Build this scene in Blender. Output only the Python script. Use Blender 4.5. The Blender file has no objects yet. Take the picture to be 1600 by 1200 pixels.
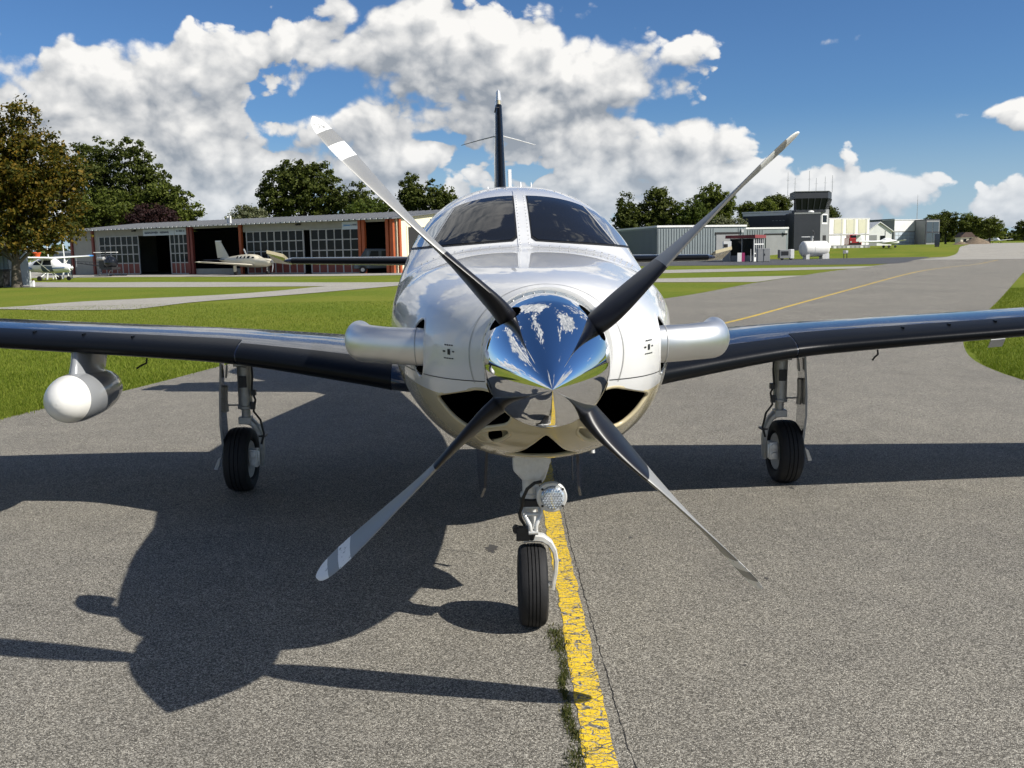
import bpy, bmesh, math, random
import numpy as np
from mathutils import Matrix, Vector
from mathutils.bvhtree import BVHTree
R = math.radians
scn = bpy.context.scene
COL = scn.collection

# ------------------------------------------------------------------ camera
CAM_H = 1.64; PITCH = R(8.05); ROLL = R(1.1)
cam_d = bpy.data.cameras.new('camera'); cam = bpy.data.objects.new('camera', cam_d); COL.objects.link(cam)
cam_d.sensor_width = 36.0; cam_d.lens = 1500.0/1600.0*36.0; cam_d.clip_start = 0.05; cam_d.clip_end = 20000
_f = Vector((0, math.cos(PITCH), -math.sin(PITCH))); _u = Vector((0, math.sin(PITCH), math.cos(PITCH))); _r = Vector((1, 0, 0))
_R = _r*math.cos(ROLL) - _u*math.sin(ROLL); _U = _u*math.cos(ROLL) + _r*math.sin(ROLL)
cam.matrix_world = Matrix(((_R.x, _U.x, -_f.x, 0), (_R.y, _U.y, -_f.y, 0), (_R.z, _U.z, -_f.z, CAM_H), (0, 0, 0, 1)))
scn.camera = cam

# ------------------------------------------------------------------ light and exposure
SUN_DIR = Vector((1.11, -0.49, 1.0)).normalized()          # towards the sun
sun_d = bpy.data.lights.new('sun', 'SUN'); sun_d.energy = 5.0; sun_d.angle = R(0.53); sun_d.color = (1.0, 0.955, 0.88)
sun = bpy.data.objects.new('sun', sun_d); COL.objects.link(sun)
sun.rotation_euler = (-SUN_DIR).to_track_quat('-Z', 'Y').to_euler(); sun.location = SUN_DIR*60
scn.view_settings.view_transform = 'Standard'; scn.view_settings.look = 'None'
scn.view_settings.exposure = 0.45; scn.view_settings.gamma = 1.0; scn.view_settings.use_curve_mapping = False
scn.render.engine = 'CYCLES'
scn.cycles.use_denoising = True
try: scn.cycles.denoiser = 'OPENIMAGEDENOISE'
except Exception: pass
scn.cycles.max_bounces = 8; scn.cycles.glossy_bounces = 5; scn.cycles.transparent_max_bounces = 8
scn.cycles.sample_clamp_indirect = 6.0
scn.cycles.use_adaptive_sampling = True; scn.cycles.adaptive_threshold = .025

# ------------------------------------------------------------------ node expression helper
class E:
    """socket wrapper so that shader maths reads as maths"""
    nt = None
    def __init__(s, sock): s.s = sock
    @staticmethod
    def m(op, *a, clamp=False):
        n = E.nt.nodes.new('ShaderNodeMath'); n.operation = op; n.use_clamp = clamp
        for i, v in enumerate(a):
            if isinstance(v, E): E.nt.links.new(v.s, n.inputs[i])
            else: n.inputs[i].default_value = v
        return E(n.outputs[0])
    def __add__(s, o): return E.m('ADD', s, o)
    __radd__ = __add__
    def __sub__(s, o): return E.m('SUBTRACT', s, o)
    def __rsub__(s, o): return E.m('SUBTRACT', o, s)
    def __mul__(s, o): return E.m('MULTIPLY', s, o)
    __rmul__ = __mul__
    def __truediv__(s, o): return E.m('DIVIDE', s, o)
    def step(s, lo, hi):
        n = E.nt.nodes.new('ShaderNodeMapRange'); n.interpolation_type = 'SMOOTHSTEP'; n.clamp = True
        for i, v in ((0, s), (1, lo), (2, hi)):
            if isinstance(v, E): E.nt.links.new(v.s, n.inputs[i])
            else: n.inputs[i].default_value = v
        return E(n.outputs[0])
def node(t, **kw):
    n = E.nt.nodes.new(t)
    for k, v in kw.items(): setattr(n, k, v)
    return n
def setin(n, name, v):
    if isinstance(v, E): E.nt.links.new(v.s, n.inputs[name])
    elif hasattr(v, 'is_output'): E.nt.links.new(v, n.inputs[name])
    else: n.inputs[name].default_value = v
def mixc(fac, a, b, blend='MIX'):
    n = node('ShaderNodeMix', data_type='RGBA', blend_type=blend)
    for i, v in ((0, fac), (6, a), (7, b)):
        if isinstance(v, E): E.nt.links.new(v.s, n.inputs[i])
        elif hasattr(v, 'is_output'): E.nt.links.new(v, n.inputs[i])
        elif i == 0: n.inputs[0].default_value = v
        else: n.inputs[i].default_value = (*v, 1) if len(v) == 3 else v
    return n.outputs[2]
def noise(vec, scale, detail=4, rough=.55, dist=0.0, out=0):
    n = node('ShaderNodeTexNoise'); n.inputs['Scale'].default_value = scale; n.inputs['Detail'].default_value = detail
    n.inputs['Roughness'].default_value = rough; n.inputs['Distortion'].default_value = dist
    if vec is not None: E.nt.links.new(vec, n.inputs['Vector'])
    return E(n.outputs[0]) if out == 0 else n.outputs[1]
def voro(vec, scale, feature='F1', rnd=1.0, out='Distance', detail=0):
    n = node('ShaderNodeTexVoronoi', feature=feature); n.inputs['Scale'].default_value = scale; n.inputs['Randomness'].default_value = rnd
    if 'Detail' in n.inputs: n.inputs['Detail'].default_value = detail
    if vec is not None: E.nt.links.new(vec, n.inputs['Vector'])
    return E(n.outputs[out])
def ramp(fac, stops):
    n = node('ShaderNodeValToRGB'); e = n.color_ramp.elements
    while len(e) < len(stops): e.new(.5)
    for el, (p, c) in zip(e, stops): el.position = p; el.color = (*c, 1)
    setin(n, 'Fac', fac); return n.outputs[0]
def vmul(vec, xyz):
    n = node('ShaderNodeVectorMath', operation='MULTIPLY'); E.nt.links.new(vec, n.inputs[0]); n.inputs[1].default_value = xyz; return n.outputs[0]
def vadd(vec, xyz):
    n = node('ShaderNodeVectorMath', operation='ADD'); E.nt.links.new(vec, n.inputs[0])
    if isinstance(xyz, tuple): n.inputs[1].default_value = xyz
    else: E.nt.links.new(xyz, n.inputs[1])
    return n.outputs[0]

# ------------------------------------------------------------------ sky: Nishita plus cumulus
# cumulus banks in (azimuth, elevation, width, height, amount), degrees; negative amounts are gaps of blue
CLOUDS = [(-27, 7.2, 6.0, 4.2, .62), (-18.5, 8.0, 6.5, 3.8, .62), (-22, 10.6, 2.6, 1.5, .30), (-17.0, 10.8, 2.2, 1.3, .30), (-27, 3.0, 8, 2.4, .45), (-15, 4.0, 8, 3.2, .55), (-9.5, 11.2, 4.6, 2.4, .60), (-5, 12.5, 5, 2.4, .55), (1, 11.0, 5.5, 3.0, .62),
          (-1, 7.5, 6.5, 3.0, .62), (6.5, 9.4, 4.2, 2.2, .55), (10.8, 11.0, 1.8, 1.0, .48), (-7, 5.0, 4, 2.6, .55), (6, 5.2, 5, 2.6, .60), (12, 5.6, 3.4, 2.0, .62), (14, 2.4, 7, 2.0, .72), (21.5, 2.8, 4.5, 1.3, .52), (0, 1.8, 12, 1.9, .45), (28, 2.2, 4, 1.2, .52), (22, .8, 16, 1.0, .34),
          (17.4, 10.6, 1.5, .5, .62), (28.0, 6.4, 3.0, .9, .85), (30.5, 5.2, 2, .9, .50), (24.4, 6.5, .6, .35, .42),
          (-10.2, 9.0, 1.4, .8, -.72), (-13.2, 7.9, 1.2, .5, -.60), (-19.5, 12.6, 1.0, .9, -.45), (-24, 14.2, 6, 1.3, -.6), (-4.2, 6.4, 1.6, .4, -.50), (9, 7.4, 2.4, .5, -.35), (1.4, 4.4, 1.6, .4, -.35), (16.5, 8.2, 2.5, 1.6, -.5)]
BASES = [(-15, 7.3, 4.5, 1.5, .50), (-25, 6.4, 6, 1.0, .42), (-1, 6.9, 5.5, 1.1, .55), (-5, 8.6, 3, 1.0, .22), (-11, 5.0, 5, .9, .30), (3, 8.2, 3, 1.2, .22), (8, 5.2, 2.6, .6, .28), (-19, 3.8, 7, .9, .22), (27, 5.7, 3, .4, .4), (-6, 10.2, 2.5, .7, .2), (5, 3.4, 7, .6, .2)]
world = bpy.data.worlds.new('World'); scn.world = world; world.use_nodes = True
wn = world.node_tree; wn.nodes.clear(); E.nt = wn
sky = node('ShaderNodeTexSky', sky_type='NISHITA', sun_disc=False)
sky.sun_elevation = math.asin(SUN_DIR.z); sky.sun_rotation = math.atan2(SUN_DIR.x, SUN_DIR.y)
sky.altitude = 500; sky.air_density = 1.0; sky.dust_density = 0.1; sky.ozone_density = 1.2
SKY_STRENGTH = 0.050
tc = node('ShaderNodeTexCoord'); gen = tc.outputs['Generated']
def cloud_macro(vec, only=False):
    sep = node('ShaderNodeSeparateXYZ'); wn.links.new(vec, sep.inputs[0])
    x, y, z = (E(sep.outputs[i]) for i in range(3))
    az = E.m('ARCTAN2', x, y)*57.2958; el = E.m('ARCSINE', z)*57.2958
    def bank(tab):
        tot = None
        for a, e, sa, se, amp in tab:
            u = az*(1/sa) + (-a/sa); v = el*(1/se) + (-e/se)
            g = E.m('EXPONENT', E.m('MULTIPLY_ADD', u, u, v*v)*-1.0)
            tot = g*amp if tot is None else E.m('MULTIPLY_ADD', g, amp, tot)
        return tot
    # outside the mapped banks the same cumulus field goes on, thinner overhead
    inside = E.m('ABSOLUTE', az).step(38, 29)*el.step(19, 14)
    field = (noise(vec, 2.2, 2, .45) - .5)*4.6 - .01 - el.step(10, 80)*.22
    return (bank(CLOUDS) - MACRO_BIAS)*inside + field*(1.0 - inside), None if only else bank(BASES)*inside + (1.0 - inside)*.12
def cloud_detail(vec, det, bil):
    sv = vmul(vec, (1, 1, 1.25))
    wv = node('ShaderNodeVectorMath', operation='MULTIPLY_ADD')
    wn.links.new(noise(sv, 12, 2, .5, out=1), wv.inputs[0]); wv.inputs[1].default_value = (.028, .028, .028); wn.links.new(sv, wv.inputs[2])
    d = (noise(wv.outputs[0], 13.0, det, .57) - .5)*1.35
    return d + (.40 - voro(wv.outputs[0], 26, 'F1', 1.0, 'Distance', 2.0))*bil if bil else d
MACRO_BIAS = .22
macro, base = cloud_macro(gen)
n0 = cloud_detail(gen, 10, .46)                       # full detail: outline
n1 = cloud_detail(vadd(gen, (.0070, -.002, .0110)), 8, .46)   # a little towards the sun: puffs catch light on that side
d0 = macro + n0
soft = noise(gen, 9.0, 3, .6).step(.42, .68)
alpha = d0.step(-.03, soft*.20 + .07)
low = noise(vadd(gen, (3.1, 1.7, .4)), 7.0, 3, .55) - .5
vUp = vadd(gen, (.010, .0, .021))                     # what lies above: cloud tops stand free and catch the sun, bases do not
macU, _b = cloud_macro(vUp, True)
dU = macU + cloud_detail(vUp, 5, .46)
lit = (n0 - n1)*.95 + (d0 - dU)*1.0 + .47 - base*.50 + low*.45
lit = E.m('MULTIPLY_ADD', lit, .88, .10, clamp=True)
ccol = mixc(lit, (.225, .252, .29), (.71, .70, .68))
bg = node('ShaderNodeBackground')
skyc = node('ShaderNodeVectorMath', operation='SCALE'); wn.links.new(sky.outputs[0], skyc.inputs[0]); skyc.inputs['Scale'].default_value = SKY_STRENGTH
sepz = node('ShaderNodeSeparateXYZ'); wn.links.new(gen, sepz.inputs[0])
haze = E(sepz.outputs[2]).step(.13, -.01)*.50          # clouds grow paler and bluer towards the horizon
ccol2 = mixc(haze, ccol, (.40, .47, .55))
skyb = mixc(1.0, skyc.outputs[0], (.62, .95, 1.38), 'MULTIPLY'); skyb = mixc(E(sepz.outputs[2]).step(.14, -.02)*.75, skyb, (.33, .43, .53))      # camera white balance: a cooler, deeper blue
final = mixc(alpha, skyb, ccol2)
wn.links.new(final, bg.inputs[0]); bg.inputs[1].default_value = 1.0
wout = node('ShaderNodeOutputWorld'); wn.links.new(bg.outputs[0], wout.inputs[0])
world.cycles.sampling_method = 'MANUAL'; world.cycles.sample_map_resolution = 512

# ------------------------------------------------------------------ mesh helpers
def lerp(a, b, t): return a + (b - a)*t
def interp(tab, x):
    """smooth monotone table lookup; tab rows are (x, v1, v2, ...)"""
    xs = [r[0] for r in tab]
    if x <= xs[0]: return list(tab[0][1:])
    if x >= xs[-1]: return list(tab[-1][1:])
    i = max(k for k in range(len(xs)-1) if xs[k] <= x)
    out = []
    for c in range(1, len(tab[0])):
        def sl(k):
            if k <= 0 or k >= len(xs)-1:
                k2 = max(0, min(len(xs)-2, k if k <= 0 else k-1)); return (tab[k2+1][c]-tab[k2][c])/(xs[k2+1]-xs[k2])
            a = (tab[k][c]-tab[k-1][c])/(xs[k]-xs[k-1]); b = (tab[k+1][c]-tab[k][c])/(xs[k+1]-xs[k])
            return 0 if a*b <= 0 else 2*a*b/(a+b)
        h = xs[i+1]-xs[i]; t = (x-xs[i])/h; m0 = sl(i)*h; m1 = sl(i+1)*h; p0 = tab[i][c]; p1 = tab[i+1][c]
        out.append((2*t**3-3*t*t+1)*p0 + (t**3-2*t*t+t)*m0 + (-2*t**3+3*t*t)*p1 + (t**3-t*t)*m1)
    return out
def frame_of(d):
    d = Vector(d).normalized(); a = Vector((0, 0, 1)) if abs(d.z) < .9 else Vector((1, 0, 0))
    u = d.cross(a).normalized(); return u, d.cross(u).normalized()
class MB:
    """collects shapes that belong to ONE part and links them as one mesh"""
    def __init__(s): s.v = []; s.f = []; s.m = []
    def add(s, vs, fs, mi=0, M=None):
        o = len(s.v)
        s.v += [tuple(M @ Vector(p)) if M else tuple(p) for p in vs]
        s.f += [tuple(i+o for i in f) for f in fs]
        s.m += (mi if isinstance(mi, list) else [mi]*len(fs)); return s
    def box(s, c, d, mi=0, M=None, taper=1.0):
        x, y, z = d[0]/2, d[1]/2, d[2]/2; t = taper
        vs = [(-x,-y,-z),(x,-y,-z),(x,y,-z),(-x,y,-z),(-x*t,-y*t,z),(x*t,-y*t,z),(x*t,y*t,z),(-x*t,y*t,z)]
        vs = [(p[0]+c[0], p[1]+c[1], p[2]+c[2]) for p in vs]
        return s.add(vs, [(0,3,2,1),(4,5,6,7),(0,1,5,4),(1,2,6,5),(2,3,7,6),(3,0,4,7)], mi, M)
    def cyl(s, a, b, r0, r1=None, n=14, mi=0, caps=True, M=None):
        r1 = r0 if r1 is None else r1; a = Vector(a); b = Vector(b); u, w = frame_of(b-a); vs = []
        for p, r in ((a, r0), (b, r1)):
            vs += [p + (u*math.cos(2*math.pi*i/n) + w*math.sin(2*math.pi*i/n))*r for i in range(n)]
        fs = [(i, (i+1) % n, n+(i+1) % n, n+i) for i in range(n)]
        if caps: fs += [tuple(range(n-1, -1, -1)), tuple(range(n, 2*n))]
        return s.add(vs, fs, mi, M)
    def rings(s, rings, mi=0, cap0=True, cap1=True, M=None, closed=True):
        n = len(rings[0]); vs = [p for r in rings for p in r]; fs = []
        for k in range(len(rings)-1):
            for i in range(n if closed else n-1):
                j = (i+1) % n; fs.append((k*n+i, k*n+j, (k+1)*n+j, (k+1)*n+i))
        if cap0: fs.append(tuple(range(n-1, -1, -1)))
        if cap1: fs.append(tuple(range((len(rings)-1)*n, len(rings)*n)))
        return s.add(vs, fs, mi, M)
    def tube(s, path, r, n=10, mi=0, sy=1.0, M=None, caps=True):
        P = [Vector(p) for p in path]; rr = r if isinstance(r, (list, tuple)) else [r]*len(P); rg = []
        u0 = None
        for k, p in enumerate(P):
            d = (P[min(k+1, len(P)-1)] - P[max(k-1, 0)]).normalized()
            if u0 is None: u, w = frame_of(d)
            else:
                u = (u0 - d*u0.dot(d)).normalized(); w = d.cross(u)
            u0 = u
            rg.append([p + (u*math.cos(2*math.pi*i/n) + w*math.sin(2*math.pi*i/n)*sy)*rr[k] for i in range(n)])
        return s.rings(rg, mi, caps, caps, M)
    def lathe(s, prof, o, axis, n=32, mi=0, M=None, cap0=True, cap1=True):
        o = Vector(o); d = Vector(axis).normalized(); u, w = frame_of(d); rg = []
        for t, r in prof: rg.append([o + d*t + (u*math.cos(2*math.pi*i/n) + w*math.sin(2*math.pi*i/n))*max(r, 1e-4) for i in range(n)])
        return s.rings(rg, mi, cap0, cap1, M)
    def prism(s, poly, ext, mi=0, M=None):
        n = len(poly); e = Vector(ext); a = [Vector(p) for p in poly]; vs = a + [p+e for p in a]
        fs = [tuple(range(n-1, -1, -1)), tuple(range(n, 2*n))] + [(i, (i+1) % n, n+(i+1) % n, n+i) for i in range(n)]
        return s.add(vs, fs, mi, M)
    def mesh(s, name, mats, smooth=35):
        me = bpy.data.meshes.new(name); me.from_pydata([tuple(p) for p in s.v], [], s.f)
        for m in (mats if isinstance(mats, (list, tuple)) else [mats]): me.materials.append(m)
        me.polygons.foreach_set('material_index', s.m)
        bm = bmesh.new(); bm.from_mesh(me); bmesh.ops.recalc_face_normals(bm, faces=bm.faces[:]); bm.to_mesh(me); bm.free()
        if smooth:
            me.polygons.foreach_set('use_smooth', [True]*len(me.polygons)); me.set_sharp_from_angle(angle=R(smooth))
        me.update(); return me
    def build(s, name, mats, parent=None, smooth=35, **tags):
        return link(name, s.mesh(name, mats, smooth), parent, **tags)
def link(name, me, parent=None, label=None, category=None, group=None, kind=None, loc=None, rotz=None):
    o = bpy.data.objects.new(name, me); COL.objects.link(o)
    if parent is not None: o.parent = parent
    for k, v in (('label', label), ('category', category), ('group', group), ('kind', kind)):
        if v: o[k] = v
    if loc is not None: o.location = loc
    if rotz is not None: o.rotation_euler = (0, 0, rotz)
    return o
def thing(name, label, category, loc=(0, 0, 0), rotz=0.0, group=None):
    return link(name, None, None, label, category, group, None, loc, rotz)
def bevel(o, w=.01, seg=2, ang=40):
    m = o.modifiers.new('bevel', 'BEVEL'); m.width = w; m.segments = seg; m.limit_method = 'ANGLE'; m.angle_limit = R(ang); return o

# ------------------------------------------------------------------ materials
def mat(name, col=(.5, .5, .5), rough=.5, metal=0.0, coat=0.0, spec=.5, var=0.0, vscale=6.0, bump=0.0, bscale=80.0, coat_rough=.03):
    m = bpy.data.materials.new(name); m.use_nodes = True; E.nt = m.node_tree
    b = m.node_tree.nodes['Principled BSDF']
    b.inputs['Base Color'].default_value = (*col, 1); b.inputs['Roughness'].default_value = rough; b.inputs['Metallic'].default_value = metal
    b.inputs['Coat Weight'].default_value = coat; b.inputs['Coat Roughness'].default_value = coat_rough; b.inputs['Specular IOR Level'].default_value = spec
    t = node('ShaderNodeTexCoord')
    if var:
        n = noise(t.outputs['Object'], vscale, 5, .6)
        lo = tuple(c*(1-var) for c in col); hi = tuple(min(1, c*(1+var)) for c in col)
        setin(b, 'Base Color', ramp(n, [(.3, lo), (.7, hi)]))
        setin(b, 'Roughness', n*.2 + (rough - .1 if rough > .12 else rough - .0))if rough > .15 else None
    if bump:
        bn = node('ShaderNodeBump'); bn.inputs['Strength'].default_value = bump; bn.inputs['Distance'].default_value = .004
        setin(bn, 'Height', noise(t.outputs['Object'], bscale, 4, .6)); m.node_tree.links.new(bn.outputs[0], b.inputs['Normal'])
    m['b'] = 1
    return m
def bsdf(m): return m.node_tree.nodes['Principled BSDF']

M_white = mat('white_paint', (.66, .66, .65), .28, coat=.8)
M_navy = mat('navy_paint', (.008, .012, .026), .22, coat=.7)
M_gold = mat('champagne_paint', (.50, .43, .27), .25, coat=.8)
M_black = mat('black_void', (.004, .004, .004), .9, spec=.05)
M_boot = mat('rubber_boot', (.004, .005, .007), .34, spec=.12, bump=.15, bscale=30)
M_chrome = mat('polished_metal', (.88, .89, .91), .035, 1.0)
M_steel = mat('brushed_steel', (.74, .74, .72), .40, 1.0, var=.08, vscale=3)
M_alu = mat('grey_metal', (.42, .42, .41), .42, .35, var=.12, vscale=30)
M_lightalu = mat('pale_cast_metal', (.66, .66, .64), .35, .3, var=.1, vscale=40)
M_dark = mat('dark_metal', (.03, .03, .032), .45, .3)
M_rubber = mat('tyre_rubber', (.014, .014, .015), .72, spec=.35, var=.25, vscale=22, bump=.25, bscale=160)
M_blade = mat('blade_grey', (.27, .27, .26), .42, .25, var=.06, vscale=9)
M_bladewhite = mat('blade_stripe', (.80, .80, .78), .45, var=.05, vscale=20)
M_bladeblack = mat('blade_boot', (.008, .008, .010), .35, spec=.3)
M_glass = mat('windscreen_glass', (.012, .013, .015), .04, spec=.32)
M_sidesheen = mat('side_glass_sheen', (.50, .54, .58), .05, .75)  # pale metallic colour stands in for grazing sky reflection on the glass
M_seal = mat('black_seal', (.01, .01, .01), .5)
M_podgrey = mat('pod_grey', (.24, .25, .26), .25, coat=.7)
M_radome = mat('radome_white', (.70, .69, .65), .35, coat=.3)
M_lamp = mat('lamp_glass', (.55, .60, .66), .06, .55, coat=.8, var=.35, vscale=60)
M_hose = mat('hose', (.012, .012, .012), .55)
# chips in the blade stripes
E.nt = M_bladewhite.node_tree; _t = node('ShaderNodeTexCoord')
_n = noise(_t.outputs['Object'], 42, 6, .7)
setin(bsdf(M_bladewhite), 'Base Color', mixc(_n.step(.575, .61), (.76, .76, .74), (.27, .27, .26)))

# fuselage: white over champagne over navy, split by painted lines that belong to the skin
M_skin = mat('fuselage_paint', (.8, .8, .79), .26, coat=.85)
E.nt = M_skin.node_tree; _t = node('ShaderNodeTexCoord'); _s = node('ShaderNodeSeparateXYZ'); E.nt.links.new(_t.outputs['Object'], _s.inputs[0])
_Y = E(_s.outputs[1]); _Z = E(_s.outputs[2])
_gold = E.m('LESS_THAN', _Z, _Y*.02 + 1.115)
_navy = E.m('LESS_THAN', _Z, _Y*.13 + .690)
_c = mixc(_navy, mixc(_gold, (.66, .66, .65), (.50, .43, .27)), (.008, .012, .026))
_dirt = noise(vmul(_t.outputs['Object'], (6, 1.2, 6)), 3, 5, .6)
setin(bsdf(M_skin), 'Base Color', mixc(_dirt.step(.52, .85)*.10, _c, (.35, .33, .30)))

def pavement(name, dark, mid, light, cell=150.0, patch=.35, bump=.5):
    m = bpy.data.materials.new(name); m.use_nodes = True; E.nt = m.node_tree; b = bsdf(m)
    t = node('ShaderNodeTexCoord'); o = t.outputs['Object']
    v = node('ShaderNodeTexVoronoi'); v.inputs['Scale'].default_value = cell; E.nt.links.new(o, v.inputs['Vector'])
    sp = node('ShaderNodeSeparateColor'); E.nt.links.new(v.outputs['Color'], sp.inputs[0])
    v2 = node('ShaderNodeTexVoronoi'); v2.inputs['Scale'].default_value = cell*2.3; E.nt.links.new(o, v2.inputs['Vector'])
    sp2 = node('ShaderNodeSeparateColor'); E.nt.links.new(v2.outputs['Color'], sp2.inputs[0])
    agg = ramp(E(sp.outputs[0])*.62 + E(sp2.outputs[0])*.38, [(.18, dark), (.50, mid), (.78, tuple((a+c)/2 for a, c in zip(mid, light))), (.93, light)])
    big = noise(o, .35, 6, .6); med = noise(o, 3.1, 5, .65)
    f = big.step(.3, .7)*.5 + med.step(.25, .75)*.5
    tone = ramp(f, [(0, (1-patch, 1-patch, 1-patch*.95)), (1, (1+patch*.35, 1+patch*.33, 1+patch*.28))])
    stain = noise(o, .9, 4, .7).step(.62, .74)*.30 + noise(vmul(o, (1.6, .12, 1)), 1.1, 4, .6).step(.60, .75)*.16
    setin(b, 'Base Color', mixc(stain, mixc(1.0, agg, tone, 'MULTIPLY'), tuple(c*.55 for c in mid)))
    b.inputs['Roughness'].default_value = .88; b.inputs['Specular IOR Level'].default_value = .3
    bn = node('ShaderNodeBump'); bn.inputs['Strength'].default_value = bump; bn.inputs['Distance'].default_value = .004
    setin(bn, 'Height', E(v.outputs['Distance'])*-1.0 + med*.3); E.nt.links.new(bn.outputs[0], b.inputs['Normal'])
    return m
M_asphalt = pavement('asphalt', (.050, .047, .038), (.164, .151, .125), (.60, .565, .48), 215, .24, .7)
M_road = pavement('dark_road', (.04, .042, .046), (.075, .078, .084), (.13, .13, .13), 60, .2, .3)
M_concrete = pavement('pale_concrete', (.25, .235, .20), (.34, .32, .275), (.42, .40, .35), 30, .18, .2)

def grass_mat(name, a, b_, c, big=.12):
    m = bpy.data.materials.new(name); m.use_nodes = True; E.nt = m.node_tree; b = bsdf(m)
    t = node('ShaderNodeTexCoord'); o = t.outputs['Object']
    f = noise(o, 5.5, 6, .7)*.5 + noise(o, 42, 4, .7)*.5
    base = ramp(f, [(.32, a), (.5, b_), (.68, c)])
    patch = noise(o, big, 5, .6).step(.35, .7)
    setin(b, 'Base Color', mixc(patch*.55, base, tuple(x*k for x, k in zip(c, (1.15, .95, .9)))))
    b.inputs['Roughness'].default_value = .95; b.inputs['Specular IOR Level'].default_value = .03
    bn = node('ShaderNodeBump'); bn.inputs['Strength'].default_value = .8; bn.inputs['Distance'].default_value = .03
    setin(bn, 'Height', noise(o, 30, 5, .75)); E.nt.links.new(bn.outputs[0], b.inputs['Normal'])
    return m
M_grass = grass_mat('grass', (.058, .090, .010), (.118, .160, .020), (.19, .22, .045))

# worn yellow paint with cross cracks down to the asphalt
def yellow_mat():
    m = bpy.data.materials.new('worn_yellow_paint'); m.use_nodes = True; E.nt = m.node_tree; b = bsdf(m)
    t = node('ShaderNodeTexCoord'); o = t.outputs['Object']
    wob = node('ShaderNodeVectorMath', operation='MULTIPLY_ADD'); E.nt.links.new(noise(o, 14, 3, .6, out=1), wob.inputs[0]); wob.inputs[1].default_value = (.05, .05, 0); E.nt.links.new(o, wob.inputs[2])
    e1 = voro(vmul(wob.outputs[0], (.42, 1.0, 1)), 30, 'DISTANCE_TO_EDGE')
    e2 = voro(vmul(wob.outputs[0], (.9, 1.0, 1)), 95, 'DISTANCE_TO_EDGE')
    wear = noise(o, 26, 6, .7); wear2 = noise(o, 210, 3, .6)
    crack = E.m('MAXIMUM', e1.step(.06, .02), e2.step(.08, .02)*noise(o, 9, 3, .6).step(.50, .66))
    lost = E.m('MAXIMUM', crack, (wear*.62 + wear2*.38).step(.60, .635))
    pore = E(node_col(voro_col(o, 240)))
    lost = E.m('MAXIMUM', lost, pore.step(.20, .12)*.85)
    asp = ramp(E(node_col(voro_col(o, 150))), [(.2, (.045, .043, .040)), (.6, (.13, .125, .115)), (.95, (.34, .32, .29))])
    yel = ramp(noise(o, 60, 4, .6), [(.3, (.60, .40, .012)), (.7, (.80, .55, .02))])
    setin(b, 'Base Color', mixc(lost, yel, asp)); b.inputs['Roughness'].default_value = .75
    bn = node('ShaderNodeBump'); bn.inputs['Strength'].default_value = .6; bn.inputs['Distance'].default_value = .003
    setin(bn, 'Height', lost*-1.0); E.nt.links.new(bn.outputs[0], b.inputs['Normal'])
    return m
def voro_col(o, sc):
    v = node('ShaderNodeTexVoronoi'); v.inputs['Scale'].default_value = sc; E.nt.links.new(o, v.inputs['Vector']); return v.outputs['Color']
def node_col(c):
    sp = node('ShaderNodeSeparateColor'); E.nt.links.new(c, sp.inputs[0]); return sp.outputs[0]
M_yellow = yellow_mat()

# ------------------------------------------------------------------ ground
def sstep(a, b, x):
    t = min(1, max(0, (x-a)/(b-a))); return t*t*(3-2*t)
def gz(x, y):
    """terrain height: slight crossfall of the taxiway, and a shallow dip towards the hangars"""
    d = math.hypot(x, y)
    return -.088*math.tanh(x/8)*(1-sstep(20, 60, d)) - .5*sstep(50, 100, d)*(1-sstep(150, 340, d)) + 1.1*sstep(128, 165, d)*(1-sstep(215, 330, d))*sstep(25, 45, x)
def axis_vals(near, mid, far):
    a = [i*.5 for i in range(int(near*2)+1)]
    while a[-1] < mid: a.append(a[-1]+2.5)
    while a[-1] < far: a.append(a[-1]*1.25)
    return a
_ax = axis_vals(14, 150, 9000); XS = [-v for v in _ax[:0:-1]] + _ax
_ay = axis_vals(30, 360, 9000); YS = [-v for v in axis_vals(6, 40, 5000)[:0:-1]] + _ay
def ground_sheet():
    vs = [(x, y, gz(x, y) - .008) for y in YS for x in XS]; n = len(XS)
    fs = [(j*n+i, j*n+i+1, (j+1)*n+i+1, (j+1)*n+i) for j in range(len(YS)-1) for i in range(n-1)]
    me = bpy.data.meshes.new('grass_field'); me.from_pydata(vs, [], fs); me.materials.append(M_grass)
    me.polygons.foreach_set('use_smooth', [True]*len(fs))
    link('grass_field', me, kind='structure', label='mown green airfield grass reaching to the tree line')
ground_sheet()
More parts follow.
